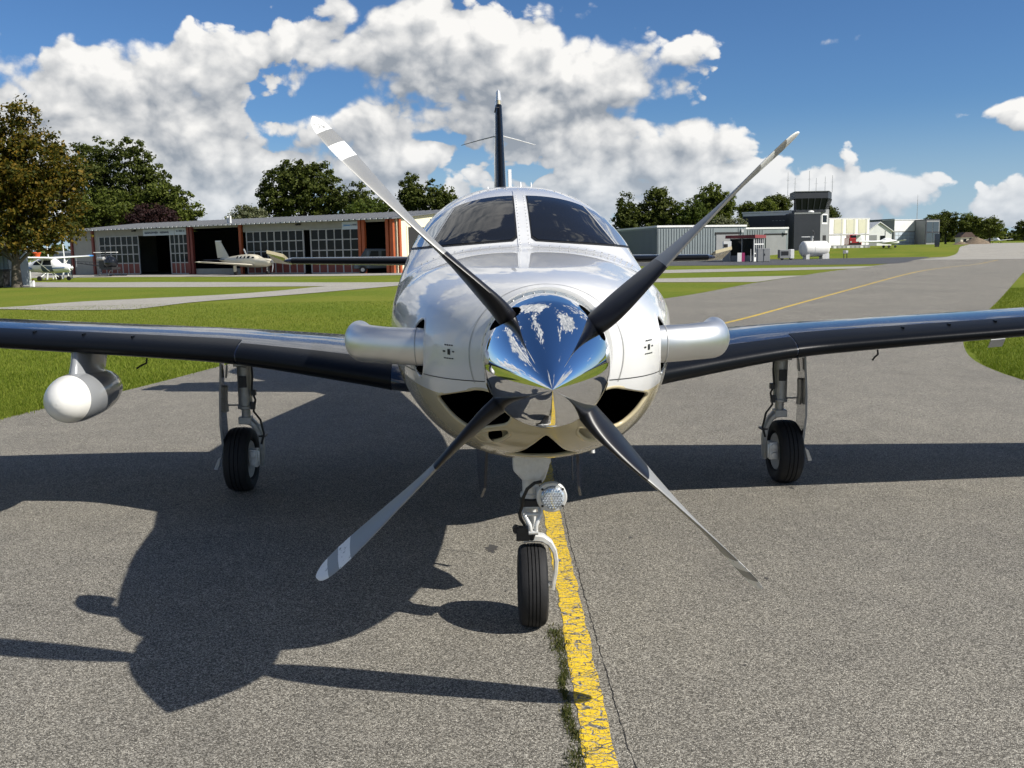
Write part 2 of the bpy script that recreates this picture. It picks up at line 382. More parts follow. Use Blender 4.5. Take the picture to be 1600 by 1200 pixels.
def ribbon(name, left, right, m, dz, label, kind='structure', step=1.0, cross=12, jit=0.0, category=None, group=None, seed=1):
    """a sheet between two edge polylines, draped on the terrain"""
    def resample(pl, n):
        d = [0]
        for a, b in zip(pl, pl[1:]): d.append(d[-1] + math.hypot(b[0]-a[0], b[1]-a[1]))
        tx = [(t, p[0], p[1]) for t, p in zip(d, pl)]
        return [interp(tx, d[-1]*i/(n-1)) for i in range(n)]
    L = max(sum(math.hypot(b[0]-a[0], b[1]-a[1]) for a, b in zip(p, p[1:])) for p in (left, right))
    n = max(2, int(L/step)+1); a = resample(left, n); b = resample(right, n); rnd = random.Random(seed)
    vs = []
    for i in range(n):
        for k in range(cross+1):
            t = k/cross; x = lerp(a[i][0], b[i][0], t); y = lerp(a[i][1], b[i][1], t)
            if jit and k in (0, cross): x += rnd.uniform(-jit, jit)
            vs.append((x, y, gz(x, y)+dz))
    c = cross+1
    fs = [(i*c+k, i*c+k+1, (i+1)*c+k+1, (i+1)*c+k) for i in range(n-1) for k in range(cross)]
    me = bpy.data.meshes.new(name); me.from_pydata(vs, [], fs); me.materials.append(m)
    bm = bmesh.new(); bm.from_mesh(me); bmesh.ops.recalc_face_normals(bm, faces=bm.faces[:])
    if sum(f.normal.z for f in bm.faces) < 0: bmesh.ops.reverse_faces(bm, faces=bm.faces[:])
    bm.to_mesh(me); bm.free(); me.polygons.foreach_set('use_smooth', [True]*len(fs))
    return link(name, me, kind=kind, label=label, category=category, group=group)
TAXI_L = [(-5.3, -30), (-5.3, 0), (-5.1, 9.5), (-4.6, 11.4), (-4.0, 14.6), (-2.6, 19.0), (0, 24.0), (5.0, 30.8), (10.2, 40.8), (14.6, 48.5), (22.8, 64.6), (31.4, 83.3), (52.5, 120.5)]
TAXI_R = [(6.6, -30), (6.4, 0), (6.1, 8), (6.2, 11.6), (6.4, 12.9), (7.3, 15.4), (10.0, 20.5), (13.6, 26.8), (18.8, 36), (25.6, 48.0), (42, 76), (62, 95), (100, 130)]
ribbon('taxiway', TAXI_L, TAXI_R, M_asphalt, 0.0, 'light grey asphalt taxiway with fine stone speckle', step=.5, cross=24)
ribbon('taxiway_far', [(45, 107), (58, 126), (66, 142), (95, 200), (150, 330)], [(62, 95), (80, 115), (120, 165), (220, 300), (330, 420)], M_concrete, .012, 'pale far taxiway running to the runway', step=5)
# yellow centre line: straight beside the nose wheel, then bending right
CL = [(.26, -6), (.262, 2.8), (.255, 3.9), (.235, 6), (.25, 9), (.75, 13), (2.6, 17.4), (4.75, 20.9), (8.6, 28.0), (18.6, 46.0), (34.7, 74.0), (50, 99)]
def side(pl, w):
    out = []
    for i, p in enumerate(pl):
        a = pl[max(0, i-1)]; b = pl[min(len(pl)-1, i+1)]; d = math.hypot(b[0]-a[0], b[1]-a[1])
        out.append((p[0] - (b[1]-a[1])/d*w, p[1] + (b[0]-a[0])/d*w))
    return out
ribbon('taxi_centre_line', side(CL, .052), side(CL, -.052), M_yellow, .0018, 'cracked yellow centre line on the taxiway', step=.06, cross=2, jit=.006)
M_crack = mat('crack_dark', (.018, .017, .016), .95)  # even dark colour of the pavement crack
def crack(pts, w, label, seed):
    rnd = random.Random(seed); pl = []
    for a, b in zip(pts, pts[1:]):
        n = max(2, int(math.hypot(b[0]-a[0], b[1]-a[1])/.03))
        for i in range(n): pl.append((lerp(a[0], b[0], i/n) + rnd.uniform(-.0035, .0035), lerp(a[1], b[1], i/n)))
    vs = []; fs = []
    for i, (x, y) in enumerate(pl):
        h = w*rnd.uniform(.2, 1.0)/2; vs += [(x-h, y, gz(x, y)+.0015), (x+h, y, gz(x, y)+.0015)]
        if i: fs.append((2*i-2, 2*i-1, 2*i+1, 2*i))
    me = bpy.data.meshes.new('pavement_crack'); me.from_pydata(vs, [], fs); me.materials.append(M_crack)
    link('pavement_crack', me, kind='structure', label=label)
crack([(.40, 2.4), (.36, 3.0), (.335, 4.0), (.31, 5.2), (.315, 7)], .0045, 'thin dark crack along the right edge of the yellow line', 4)
# pale paths and the apron across the grass on the left, strips on the right
ribbon('path', [(-70, 80), (-28.3, 56.4), (-20, 50.5), (-12.4, 47.1), (-5.3, 45.2), (4, 44.6), (10.8, 42.2)], [(-80, 112), (-41.9, 83.7), (-27, 68.3), (-14.7, 56.0), (-5.9, 50.0), (5, 48.4), (14.9, 48.9)], M_concrete, .006, 'pale path crossing the grass in front of the hangar', step=2)
ribbon('path', [(-40, 35), (-15.9, 30.0), (-13.3, 28.5), (-11.2, 28.2), (-10.6, 32), (-8.6, 36), (-6.6, 41), (-4.9, 45.6)], [(-40, 37), (-16.4, 30.9), (-15.3, 34), (-13.3, 35.9), (-11.1, 38.2), (-9.8, 41.3), (-8.9, 45.3), (-8.0, 47)], M_concrete, .010, 'pale worn path joining from the left grass', step=1.5)
ribbon('path', [(2, 58.6), (9.1, 59.1), (16, 61), (23.2, 65.0)], [(3, 75), (11.7, 75.4), (20, 77), (30.2, 80)], M_concrete, .006, 'pale strip between the grass bands on the right', step=2)
ribbon('apron', [(-90, 112), (-51.0, 101.7), (-38.3, 97), (-23, 87.4), (-8.7, 74.3), (0, 82)], [(-90, 160), (-55, 135), (-45, 130), (-20, 122), (-5, 112), (4, 112)], M_concrete, .012, 'pale concrete apron before the hangar', step=3)
ribbon('access_road', [(3, 104), (13.7, 102), (34, 91), (46, 109)], [(3, 137), (18.3, 136), (41.7, 125), (53, 122)], M_road, .014, 'dark asphalt road beside the fuel station', step=3)

# oil spots and scuffs on the asphalt
M_stain = mat('oil_stain', (.055, .052, .048), .7, var=.3, vscale=60)
def stain(cx, cy, rx, ry, seed):
    rnd = random.Random(seed); n = 22; pts = []
    for i in range(n):
        a = 2*math.pi*i/n; k = rnd.uniform(.6, 1.15); x = cx + rx*k*math.cos(a); y = cy + ry*k*math.sin(a); pts.append((x, y, gz(x, y)+.0012))
    me = bpy.data.meshes.new('oil_stain'); me.from_pydata(pts, [], [tuple(range(n))]); me.materials.append(M_stain); link('oil_stain', me, kind='structure', label='small dark oil spot on the asphalt')
for q in ((-.130, 5.12, .038, .075, 1), (.66, 5.30, .012, .02, 2), (.55, 4.75, .008, .012, 3), (1.25, 4.6, .012, .02, 4), (-.05, 4.45, .006, .012, 5), (-.75, 3.95, .010, .012, 6), (1.9, 6.4, .02, .04, 7), (-2.2, 6.1, .015, .03, 8), (.9, 3.6, .006, .008, 9)): stain(*q)

# ------------------------------------------------------------------ the turboprop (x right in view, y aft, z up, origin under the propeller)
plane = thing('turboprop_aircraft', 'white single-engine turboprop with champagne chin and mirror spinner facing the viewer', 'aircraft', (.114, 3.06, -.0015))
plane.rotation_euler = (0, .011, R(1.7))
#        Y     zc    w     ztop  zbot  nt   nb
STA = [(.205, 1.281, .226, 1.510, 1.052, 2.0, 2.0), (.26, 1.279, .305, 1.526, .982, 2.05, 2.05), (.34, 1.277, .375, 1.540, .925, 2.1, 2.1), (.47, 1.275, .442, 1.555, .868, 2.15, 2.15),
       (.70, 1.275, .515, 1.575, .805, 2.2, 2.2), (1.0, 1.285, .580, 1.597, .755, 2.25, 2.2), (1.3, 1.30, .630, 1.618, .735, 2.3, 2.2), (1.70, 1.32, .662, 1.640, .715, 2.35, 2.2),
       (1.80, 1.325, .667, 1.655, .712, 2.35, 2.2), (2.0, 1.335, .672, 1.745, .705, 2.35, 2.2), (2.2, 1.34, .676, 1.835, .70, 2.3, 2.2), (2.4, 1.35, .68, 1.912, .70, 2.3, 2.2),
       (2.65, 1.35, .682, 1.975, .70, 2.3, 2.2), (3.0, 1.355, .682, 2.02, .70, 2.3, 2.2), (3.5, 1.36, .68, 2.035, .705, 2.3, 2.2), (4.6, 1.38, .63, 2.005, .76, 2.2, 2.1),
       (5.8, 1.42, .48, 1.90, .90, 2.1, 2.0), (7.0, 1.47, .30, 1.78, 1.10, 2.0, 2.0), (8.1, 1.50, .13, 1.66, 1.32, 2.0, 2.0), (8.6, 1.50, .04, 1.56, 1.44, 2.0, 2.0)]
def sec_point(Y, a):
    zc, w, zt, zb, nt, nb = interp(STA, Y)
    c, s = math.cos(a), math.sin(a); n = nt if s >= 0 else nb
    x = w*math.copysign(abs(c)**(2/n), c); h = (zt-zc) if s >= 0 else (zc-zb)
    return (x, Y, zc + h*math.copysign(abs(s)**(2/n), s))
FYS = [.205 + .0098*i for i in range(30)] + [.50 + .025*i for i in range(100)] + [3.0 + .1*i for i in range(57)]
NA = 128
def fus_mesh(ys, na, off=0.0):
    mb = MB(); mb.rings([[sec_point(y, 2*math.pi*i/na) for i in range(na)] for y in ys]); return mb
fme = fus_mesh(FYS, NA).mesh('fuselage', [M_skin, M_black, M_gold, M_seal], 40)
fus = link('fuselage', fme, plane)
# air inlets and exhaust openings are cut out of the cowling
def fillet(poly, r, n=5):
    out = []
    for i, p in enumerate(poly):
        a = Vector(poly[i-1]); b = Vector(p); c = Vector(poly[(i+1) % len(poly)])
        u = (a-b); v = (c-b); k = min(r, u.length*.45, v.length*.45); s = b + u.normalized()*k; e = b + v.normalized()*k
        out += [tuple(s*(1-t)**2 + b*2*t*(1-t) + e*t*t) for t in (j/n for j in range(n+1))]
    return out
cheek = [(-.402, 1.112), (-.235, 1.166), (-.12, 1.13), (-.12, 1.03), (-.268, .985), (-.335, 1.030)]
cheek = fillet(cheek, .035)
chin = fillet([(-.150, .868), (-.078, .912), (-.036, .962), (0, 1.0), (.036, .962), (.078, .912), (.150, .868), (.05, .855), (-.05, .855)], .02, 3)
scoopL = fillet([(-.262, .962), (-.20, 1.0), (-.135, 1.012), (-.125, .985), (-.165, .945), (-.225, .93)], .02)
scoopR = fillet([(.262, .962), (.20, 1.0), (.112, 1.018), (.108, .99), (.150, .945), (.225, .93)], .02)
INLETS = [(cheek, .7), ([(-x, z) for x, z in cheek][::-1], .7), (chin, .75), (scoopL, .40), (scoopR, .40)]
def boolean(target, cutter_mb, mi):
    cutter_mb.m = [mi]*len(cutter_mb.f)
    me = cutter_mb.mesh('cutter', [M_skin, M_black, M_gold, M_seal], None); o = bpy.data.objects.new('cutter', me); COL.objects.link(o)
    md = target.modifiers.new('cut', 'BOOLEAN'); md.operation = 'DIFFERENCE'; md.solver = 'EXACT'; md.object = o
    try: md.material_mode = 'INDEX'
    except Exception: pass
    par = target.parent; target.parent = None
    bpy.context.view_layer.update()
    new = bpy.data.meshes.new_from_object(target.evaluated_get(bpy.context.evaluated_depsgraph_get()))
    target.modifiers.clear(); old = target.data; nm = old.name; target.data = new; target.parent = par
    bpy.data.objects.remove(o); bpy.data.meshes.remove(me); bpy.data.meshes.remove(old); new.name = nm
bvh0 = BVHTree.FromPolygons([v.co.copy() for v in fme.vertices], [tuple(p.vertices) for p in fme.polygons])
def on_skin(x, z, off=0.0):
    hit = bvh0.ray_cast(Vector((x, -1, z)), Vector((0, 1, 0)))
    return (hit[0] + hit[1]*off, hit[1]) if hit[0] is not None else (None, None)
def on_side(y, z, s, off=0.0):
    hit = bvh0.ray_cast(Vector((s*2, y, z)), Vector((-s, 0, 0)))
    return hit[0] + hit[1]*off, hit[1]
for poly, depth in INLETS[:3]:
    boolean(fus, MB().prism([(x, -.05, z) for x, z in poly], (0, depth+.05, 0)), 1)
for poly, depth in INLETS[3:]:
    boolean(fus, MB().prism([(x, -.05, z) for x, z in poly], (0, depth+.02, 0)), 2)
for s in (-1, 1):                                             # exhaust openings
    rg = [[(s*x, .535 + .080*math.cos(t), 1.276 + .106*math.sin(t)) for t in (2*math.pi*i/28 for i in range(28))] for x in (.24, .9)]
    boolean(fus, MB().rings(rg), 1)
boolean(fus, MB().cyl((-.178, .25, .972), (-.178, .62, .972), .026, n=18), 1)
fus.data.polygons.foreach_set('use_smooth', [True]*len(fus.data.polygons)); fus.data.set_sharp_from_angle(angle=R(32))
# rounded lips round the inlets
for poly, depth in INLETS:
    pts = []
    for x, z in poly:
        p, n = on_skin(x, z, -.006)
        if p is not None: pts.append(p)
    if len(pts) > 5:
        P = pts + pts[:2]; mb = MB(); mb.tube(P, .0085, 8, caps=False); mb.build('inlet_lip', M_gold, fus, 60)
for s in (-1, 1):
    pts = []
    for i in range(41):
        t = 2*math.pi*i/40; p, n = on_side(.535 + .084*math.cos(t), 1.276 + .110*math.sin(t), s, -.002); pts.append(p)
    MB().tube(pts, .005, 6, caps=False).build('exhaust_opening_rim', M_white, fus, 60)
# windscreen panes, seals and seams: slices of the skin, a little proud of it
def slice_skin(name, planes, off, m, parent, thick=0.0, smooth=40, ylim=None):
    ys = [y for y in FYS if ylim is None or ylim[0] <= y <= ylim[1]]; na = 192
    mb = MB(); mb.rings([[sec_point(y, 2*math.pi*i/na) for i in range(na)] for y in ys], cap0=False, cap1=False)
    me = mb.mesh(name, [m], smooth); bm = bmesh.new(); bm.from_mesh(me); bmesh.ops.recalc_face_normals(bm, faces=bm.faces[:]); bm.normal_update()
    if bm.faces and sum(f.normal.dot(f.calc_center_median() - Vector((0, f.calc_center_median().y, 1.3))) for f in bm.faces) < 0: bmesh.ops.reverse_faces(bm, faces=bm.faces[:])
    bm.normal_update()
    for v in bm.verts: v.co = v.co + v.normal*off
    for co, no in planes:
        bmesh.ops.bisect_plane(bm, geom=bm.verts[:]+bm.edges[:]+bm.faces[:], plane_co=co, plane_no=no, clear_outer=True, dist=1e-5)
    if thick:
        r = bmesh.ops.extrude_face_region(bm, geom=bm.faces[:]); nv = [g for g in r['geom'] if isinstance(g, bmesh.types.BMVert)]
        bm.normal_update()
        for v in nv: v.co = v.co - v.normal*thick
        bmesh.ops.recalc_face_normals(bm, faces=bm.faces[:])
    bm.to_mesh(me); bm.free()
    me.polygons.foreach_set('use_smooth', [True]*len(me.polygons)); me.set_sharp_from_angle(angle=R(smooth)); me.update()
    return link(name, me, parent)
def pane_planes(s, g):
    """planes bounding one windscreen pane; g widens it on every side"""
    return [(Vector((s*(.043-g), 0, 0)), Vector((-s, 0, 0))),
            (Vector((0, 0, 1.690-g)), Vector((-s*.07, 0, -1)).normalized()),
            (Vector((0, 2.60+g, 0)), Vector((-s*.42, 1, 0)).normalized()),
            (Vector((s*.05, 2.60+g*1.2-.025, 0)), Vector((-s*1.4, 1, 0)).normalized()),
            (Vector((0, 2.95+g, 0)), Vector((0, 1, .25)).normalized()),
            (Vector((s*.062, 0, 1.690-g*1.8)), Vector((-s*.8, 0, -1)).normalized())]
OUT = lambda s, x, k: (Vector((s*x, 0, 1.70)), Vector((s, 0, .55)).normalized()*k)     # slanted split between front pane and side pane
for s in (-1, 1):
    slice_skin('windscreen_seal', pane_planes(s, .010), .0022, M_seal, fus, ylim=(1.6, 3.2))
    slice_skin('windscreen_pane', pane_planes(s, 0) + [OUT(s, .455, 1)], .0045, M_glass, fus, ylim=(1.6, 3.2))
    slice_skin('windscreen_strip', pane_planes(s, -.002) + [OUT(s, .467, 1), OUT(s, .457, -1)], .0050, M_alu, fus, ylim=(1.6, 3.2))
    slice_skin('side_pane', pane_planes(s, 0) + [OUT(s, .469, -1)], .0045, M_sidesheen, fus, ylim=(1.6, 3.2))
slice_skin('cowling_seam', [(Vector((0, 0, 1.1935)), Vector((0, .02, 1)).normalized()), (Vector((0, 0, 1.1905)), Vector((0, -.02, -1)).normalized()), (Vector((0, 1.55, 0)), Vector((0, 1, 0)))], .0012, M_seal, fus, ylim=(.2, 1.7))
slice_skin('firewall_seam', [(Vector((0, 1.552, 0)), Vector((0, 1, 0))), (Vector((0, 1.549, 0)), Vector((0, -1, 0)))], .0012, M_alu, fus, ylim=(1.4, 1.7))
slice_skin('nose_ring', [(Vector((0, .232, 0)), Vector((0, 1, 0))), (Vector((0, .2295, 0)), Vector((0, -1, 0))), (Vector((0, 0, 1.18)), Vector((0, 0, -1)))], .0012, M_alu, fus, ylim=(.2, .4))
# windscreen frame strips (white metal post and lower sill) with screw heads
post = []
for y in [1.74 + .02*k for k in range(45)]:
    z = interp(STA, y)[2]; post.append([(-.034, y, z+.0035), (.034, y, z+.0035), (.034, y, z-.004), (-.034, y, z-.004)])
MB().rings(post).build('centre_post', M_white, fus, 40)
scr = MB()
for s in (-1, 1):
    for k in range(17):
        y = 1.79 + .042*k; z = interp(STA, y)[2]; scr.cyl((s*.022, y, z+.002), (s*.022, y, z+.0052), .0042, n=6)
for k in range(26):
    a = R(38 + 4.0*k); p = Vector(sec_point(2.70 + .28*abs(math.cos(a)), a)); scr.cyl(p - Vector((0, 0, .002)), p + Vector((0, -.001, .003)), .004, n=6)
    p2 = Vector(sec_point(1.78 + .06*abs(math.cos(a)), a)); scr.cyl(p2 - Vector((0, 0, .002)), p2 + Vector((0, -.001, .003)), .004, n=6)
scr.build('screw_heads', M_alu, fus, 30, kind='stuff')
# panel placards beside the spinner, cowl latches
def placard(x, z):
    mb = MB()
    def quad(dx, dz, w, h, mi):
        ps = []
        for a, b in ((-w, -h), (w, -h), (w, h), (-w, h)):
            p, n = on_skin(x+dx+a, z+dz+b, .0016 if mi else .0010); ps.append(p)
        mb.add(ps, [(0, 1, 2, 3)], mi)
    quad(0, 0, .0048, .0100, 1); quad(-.017, .001, .0045, .003, 1); quad(.016, .002, .0036, .0026, 1)
    for k in range(4): quad(-.012 + .008*k, .0235, .003, .0022, 1); quad(-.014 + .009*k, -.0225, .0034, .002, 1)
    mb.build('placard', [M_white, M_seal], fus, None)
placard(-.338, 1.283); placard(.372, 1.288)

# exhaust stacks
for s in (-1, 1):
    path = [(s*.30, .53, 1.276), (s*.41, .534, 1.276), (s*.49, .545, 1.278), (s*.56, .565, 1.280), (s*.61, .588, 1.282), (s*.655, .622, 1.283), (s*.69, .675, 1.284), (s*.705, .75, 1.285)]
    tb = [(i, *p) for i, p in enumerate(path)]; fine = [interp(tb, i*7/34) for i in range(35)]
    rg = []
    for k, p in enumerate(fine):
        p = Vector(p); q = Vector(fine[min(k+1, 34)]) - Vector(fine[max(k-1, 0)]); d = Vector((q.x, q.y, 0)).normalized(); u = Vector((-d.y, d.x, 0))
        t = k/34; rz = lerp(.074, .078, t) - .006*math.sin(math.pi*t); ru = lerp(.050, .060, t)
        rg.append([p + u*math.cos(a)*ru + Vector((0, 0, 1))*math.sin(a)*rz for a in (2*math.pi*i/32 for i in range(32))])
    inner = [[lerp(0, 1, 1)*(Vector(c)-sum((Vector(x) for x in r), Vector())/32)*.95 + sum((Vector(x) for x in r), Vector())/32 for c in r] for r in rg[::-1]]
    mb = MB(); mb.rings(rg + inner[:14], 0, cap0=True, cap1=True); mb.m = [0 if i < 35*32 else 1 for i in range(len(mb.f))]
    mb.build('exhaust_stack', [M_steel, M_dark], fus, 60)
    # weld bead
    MB().tube([rg[8][i] for i in range(32)] + [rg[8][0]], .0022, 6, caps=False).build('weld_bead', M_alu, fus, 60)

# propeller: mirror spinner with four feathered blades
HUB = Matrix.Translation((-.015, -.0035, 1.271)) @ Matrix.Rotation(R(-1.8), 4, 'Z') @ Matrix.Rotation(R(2.95), 4, 'X')
SPL = .42
prof = [(-.198, .2135), (-.12, .2135), (-.05, .2115), (0, .2065)] + [(SPL*i/40, .2065*(1 - (i/40)**1.55)) for i in range(1, 41)]
sp = MB(); sp.lathe([(-.198, .0)] + prof, (0, 0, 0), (0, -1, 0), 128, M=HUB, cap0=False, cap1=False)
spin = sp.build('spinner', [M_chrome, M_black], plane, 50)
PHI0 = 42.7
def bdir(phi): return Vector((math.cos(phi), 0, math.sin(phi))), Vector((-math.sin(phi), 0, math.cos(phi)))
for k in range(4):
    r, m = bdir(R(PHI0+90*k)); fw = Vector((0, -1, 0)); mb = MB()
    b = R(118); e1 = m*math.cos(b) + fw*math.sin(b); e2 = -m*math.sin(b) + fw*math.cos(b); prm = []
    for q in range(20):
        a = 2*math.pi*q/20; prm.append(r*.10 + e1*math.cos(a)*.098 + e2*math.sin(a)*.050 - fw*.01)
    mb.prism(prm, r*.25, M=HUB); boolean(spin, mb, 1)
spin.data.polygons.foreach_set('use_smooth', [True]*len(spin.data.polygons)); spin.data.set_sharp_from_angle(angle=R(40))
MB().lathe([(-.214, .19), (-.214, .2185), (-.198, .2185), (-.198, .19)], (0, 0, 0), (0, -1, 0), 96, M=HUB).build('spinner_backplate', M_steel, spin, 40)
scw = MB()
for k in range(36):
    a = 2*math.pi*k/36; p = Vector((math.cos(a)*.2132, .182, math.sin(a)*.2132)); scw.cyl(p, p*1.0 + Vector((math.cos(a), 0, math.sin(a)))*.0022, .0045, n=6, M=HUB)
scw.build('screw_heads', M_alu, spin, 30, kind='stuff')
PR = 1.0516
BL = [  # r/R, chord, thickness, pitch
    (.10, .075, .072, 116), (.17, .090, .062, 116), (.22, .120, .050, 114), (.30, .148, .037, 108), (.40, .160, .028, 100), (.50, .162, .022, 93), (.62, .160, .0175, 87), (.75, .154, .0135, 80.5),
    (.86, .144, .011, 75.5), (.93, .126, .009, 73), (.97, .096, .008, 72), (.99, .060, .007, 71.5), (1.0, .020, .005, 71)]
def blade_rings(phi, r0, r1, n, grow=0.0):
    rd, m = bdir(phi); fw = Vector((0, -1, 0)); out = []; N = 22
    for i in range(n):
        t = i/(n-1); rr = r0 + (r1-r0)*t; ch, th, pit = interp(BL, rr); b = R(pit)
        e1 = m*math.cos(b) + fw*math.sin(b); e2 = -m*math.sin(b) + fw*math.cos(b); ring = []
        for k in range(N):
            a = 2*math.pi*k/N; c = math.cos(a); x = ch*(.5*c + .12); lo = sstep(.12, .26, rr)
            y0 = th*.5*math.sin(a); y1 = th*.62*math.copysign(abs(math.sin(a))**1.0, math.sin(a))*(.35 + .65*(.5+.5*c)**.5)*(1.15 if math.sin(a) > 0 else .7)
            y = lerp(y0, y1, lo); g = 1 + grow/max(th, .004)
            ring.append(rd*rr*PR + e1*(x + math.copysign(grow, c)*abs(c)) + e2*(y*g))
        out.append(ring)
    return out
for k in range(4):
    phi = R(PHI0+90*k); mb = MB(); rg = blade_rings(phi, .10, 1.0, 150); mb.rings(rg, M=HUB)
    mi = []
    for i in range(149):
        rr = .10 + .90*(i+.5)/149; mi += [1 if (rr > .945 or .845 < rr < .895) else 0]*22
    mb.m = mi + [0, 0]
    bl = mb.build('propeller_blade', [M_blade, M_bladewhite], plane, 50)
    MB().rings(blade_rings(phi, .105, .455, 50, .0014), M=HUB).build('blade_boot', M_bladeblack, bl, 50)

# wings
#        X     LE    chord  zLE   t/c
WST = [(.40, 2.06, 2.20, .905, .105), (.62, 2.06, 2.20, .925, .105), (.85, 2.20, 2.06, .942, .107), (1.30, 2.47, 1.80, .978, .110), (1.66, 2.66, 1.62, 1.005, .110), (1.78, 2.705, 1.575, 1.014, .110), (1.95, 2.73, 1.545, 1.026, .108), (4.0, 2.83, 1.28, 1.160, .098), (6.3, 2.94, .98, 1.335, .10), (6.5, 2.97, .90, 1.352, .09), (6.56, 3.08, .68, 1.358, .06)]
def airfoil(t, n=26, camber=.02, xmax=1.0):
    up = []; lo = []
    for i in range(n+1):
        x = xmax*(.5*(1-math.cos(math.pi*i/n)))
        y = 5*t*(.2969*math.sqrt(x) - .126*x - .3516*x*x + .2843*x**3 - .1036*x**4); c = camber*4*x*(1-x)
        up.append((x, c+y)); lo.append((x, c-y))
    return up, lo
def wing_ring(s, X, grow=0.0, xmax=1.0, n=26, chordwise=(0, 1)):
    le, ch, z, t = interp(WST, X); up, lo = airfoil(t, n, .018, xmax); inc = R(0.6)
    pts = [(x, y) for x, y in up[::-1]] + [(x, y) for x, y in lo[1:]]
    out = []
    for x, y in pts:
        dx, dy = x*ch, y*ch
        if grow:
            dx -= grow*(1-x/xmax)**.5 if x < .9*xmax else 0; dy += math.copysign(grow, y-.018*4*x*(1-x))
        out.append(Vector((s*X, le + dx*math.cos(inc) + dy*math.sin(inc), z - dx*math.sin(inc)*.6 + dy*math.cos(inc))))
    return out
WX = [.40, .55, .62, .7, .85, 1.0, 1.15, 1.3, 1.45, 1.58, 1.66, 1.72, 1.78, 1.86, 1.95, 2.2, 2.6, 3.0, 3.5, 4.0, 5.0, 6.0, 6.3, 6.4, 6.5, 6.54, 6.56]
wings = {}
for s in (-1, 1):
    rg = [wing_ring(s, X) for X in WX]; w = MB().rings(rg).build('wing', M_navy, plane, 40); wings[s] = w
    xs = [1.70 + .12*i for i in range(39)]
    MB().rings([wing_ring(s, X, .0030, .13, 14) for X in xs], cap0=True, cap1=True).build('deice_boot', M_boot, w, 50)
    MB().rings([wing_ring(s, X, .0022, .09, 14) for X in (.72, .85, 1.0, 1.15, 1.3, 1.45, 1.58, 1.64, 1.69)], cap0=True, cap1=True).build('inboard_boot', M_boot, w, 50)
    # vortex generators on the outer leading edge, tie-down ring
    for k in range(9):
        X = 2.36 + .30*k if s < 0 else 2.42 + .30*k; le, ch, z, t = interp(WST, X); p = Vector((s*X, le + .085*ch, z + ch*t*.415 - .002))
        MB().prism([p + Vector((-.004, -.02, 0)), p + Vector((.004, -.02, 0)), p + Vector((.006, .02, 0)), p + Vector((-.002, .02, 0))], (0, 0, .014)).build('vortex_generator', M_boot, w, None)
    le, ch, z, t = interp(WST, 2.32); q = Vector((s*2.36, le+.35, z-.085))
    MB().tube([q, q+Vector((0, -.01, -.03)), q+Vector((-.03, -.03, -.045)), q+Vector((-.05, -.05, -.06))], .006, 8).build('tie_down_hook', M_dark, w, 50)
le, ch, z, t = interp(WST, 2.98)
MB().prism([(2.93, le-.012, z-.035), (3.02, le-.012, z-.028), (3.02, le+.02, z-.078), (2.93, le+.02, z-.085)], (0, -.004, -.004)).build('stall_vane_plate', M_alu, wings[1], 30)

# weather radar pod under one wing
pw = wings[-1]; pc = Vector((-2.69, 2.90, .765))
ax = Vector((-.0, -1, 0)); prof = []
pr = [(-.50, .0), (-.49, .03), (-.44, .075), (-.34, .115), (-.20, .142), (-.05, .150), (.08, .150), (.18, .143), (.25, .128), (.30, .108), (.335, .082), (.358, .052), (.37, .022), (.373, 0)]
tb = [(i, *p) for i, p in enumerate(pr)]; prf = [tuple(interp(tb, i*13/65)) for i in range(66)]
body = MB(); body.lathe([p for p in prf], pc, ax, 48, cap0=False, cap1=False)
pod = body.build('radar_pod', M_podgrey, plane, 50)
rm = body.mesh('radome', [M_white], 50); bm = bmesh.new(); bm.from_mesh(rm); bm.normal_update()
bmesh.ops.recalc_face_normals(bm, faces=bm.faces[:]); bm.normal_update()
for v in bm.verts: v.co += v.normal*.003
bmesh.ops.bisect_plane(bm, geom=bm.verts[:]+bm.edges[:]+bm.faces[:], plane_co=pc + Vector((0, -.205, 0)), plane_no=Vector((.16, 1, -.12)).normalized(), clear_outer=True)
bm.to_mesh(rm); bm.free(); rm.polygons.foreach_set('use_smooth', [True]*len(rm.polygons)); rm.materials.clear(); rm.materials.append(M_radome); link('radome', rm, pod)
rg = []
for zz, w_, y0, y1 in ((.850, .125, -.19, .28), (.88, .092, -.165, .30), (.91, .074, -.14, .33), (.975, .070, -.11, .37), (1.06, .080, -.08, .42)):
    rg.append([Vector((pc.x + w_*math.sin(a)*.9, pc.y + (y0+y1)/2 - (y1-y0)/2*math.cos(a), zz)) for a in (2*math.pi*i/32 for i in range(32))])
MB().rings(rg).build('pylon', M_podgrey, pod, 40)

# tail
fin = []
def fin_ring(z, le, ch, t, grow=0.0, xmax=1.0):
    up, lo = airfoil(t, 14, 0.0, xmax); pts = up[::-1] + lo[1:]
    return [Vector((x_[1]*ch + math.copysign(grow, x_[1]), le + x_[0]*ch - grow*2, z)) for x_ in pts]
FZ = [(1.70, 6.72, 2.05, .07), (2.1, 7.08, 1.72, .08), (2.7, 7.62, 1.28, .09), (3.25, 8.08, .92, .09), (3.30, 8.12, .89, .09)]
MB().rings([fin_ring(*q) for q in FZ]).build('tail_fin', M_gold, plane, 40)
fin = plane.children[-1]
MB().rings([fin_ring(q[0], q[1], q[2], q[3], .003, .11) for q in FZ[1:4]], cap0=True).build('fin_boot', M_boot, fin, 50)
MB().rings([fin_ring(3.302, 8.12, .89, .09), fin_ring(3.42, 8.24, .78, .08), fin_ring(3.45, 8.32, .66, .05)]).build('fin_tip_cap', M_white, fin, 40)
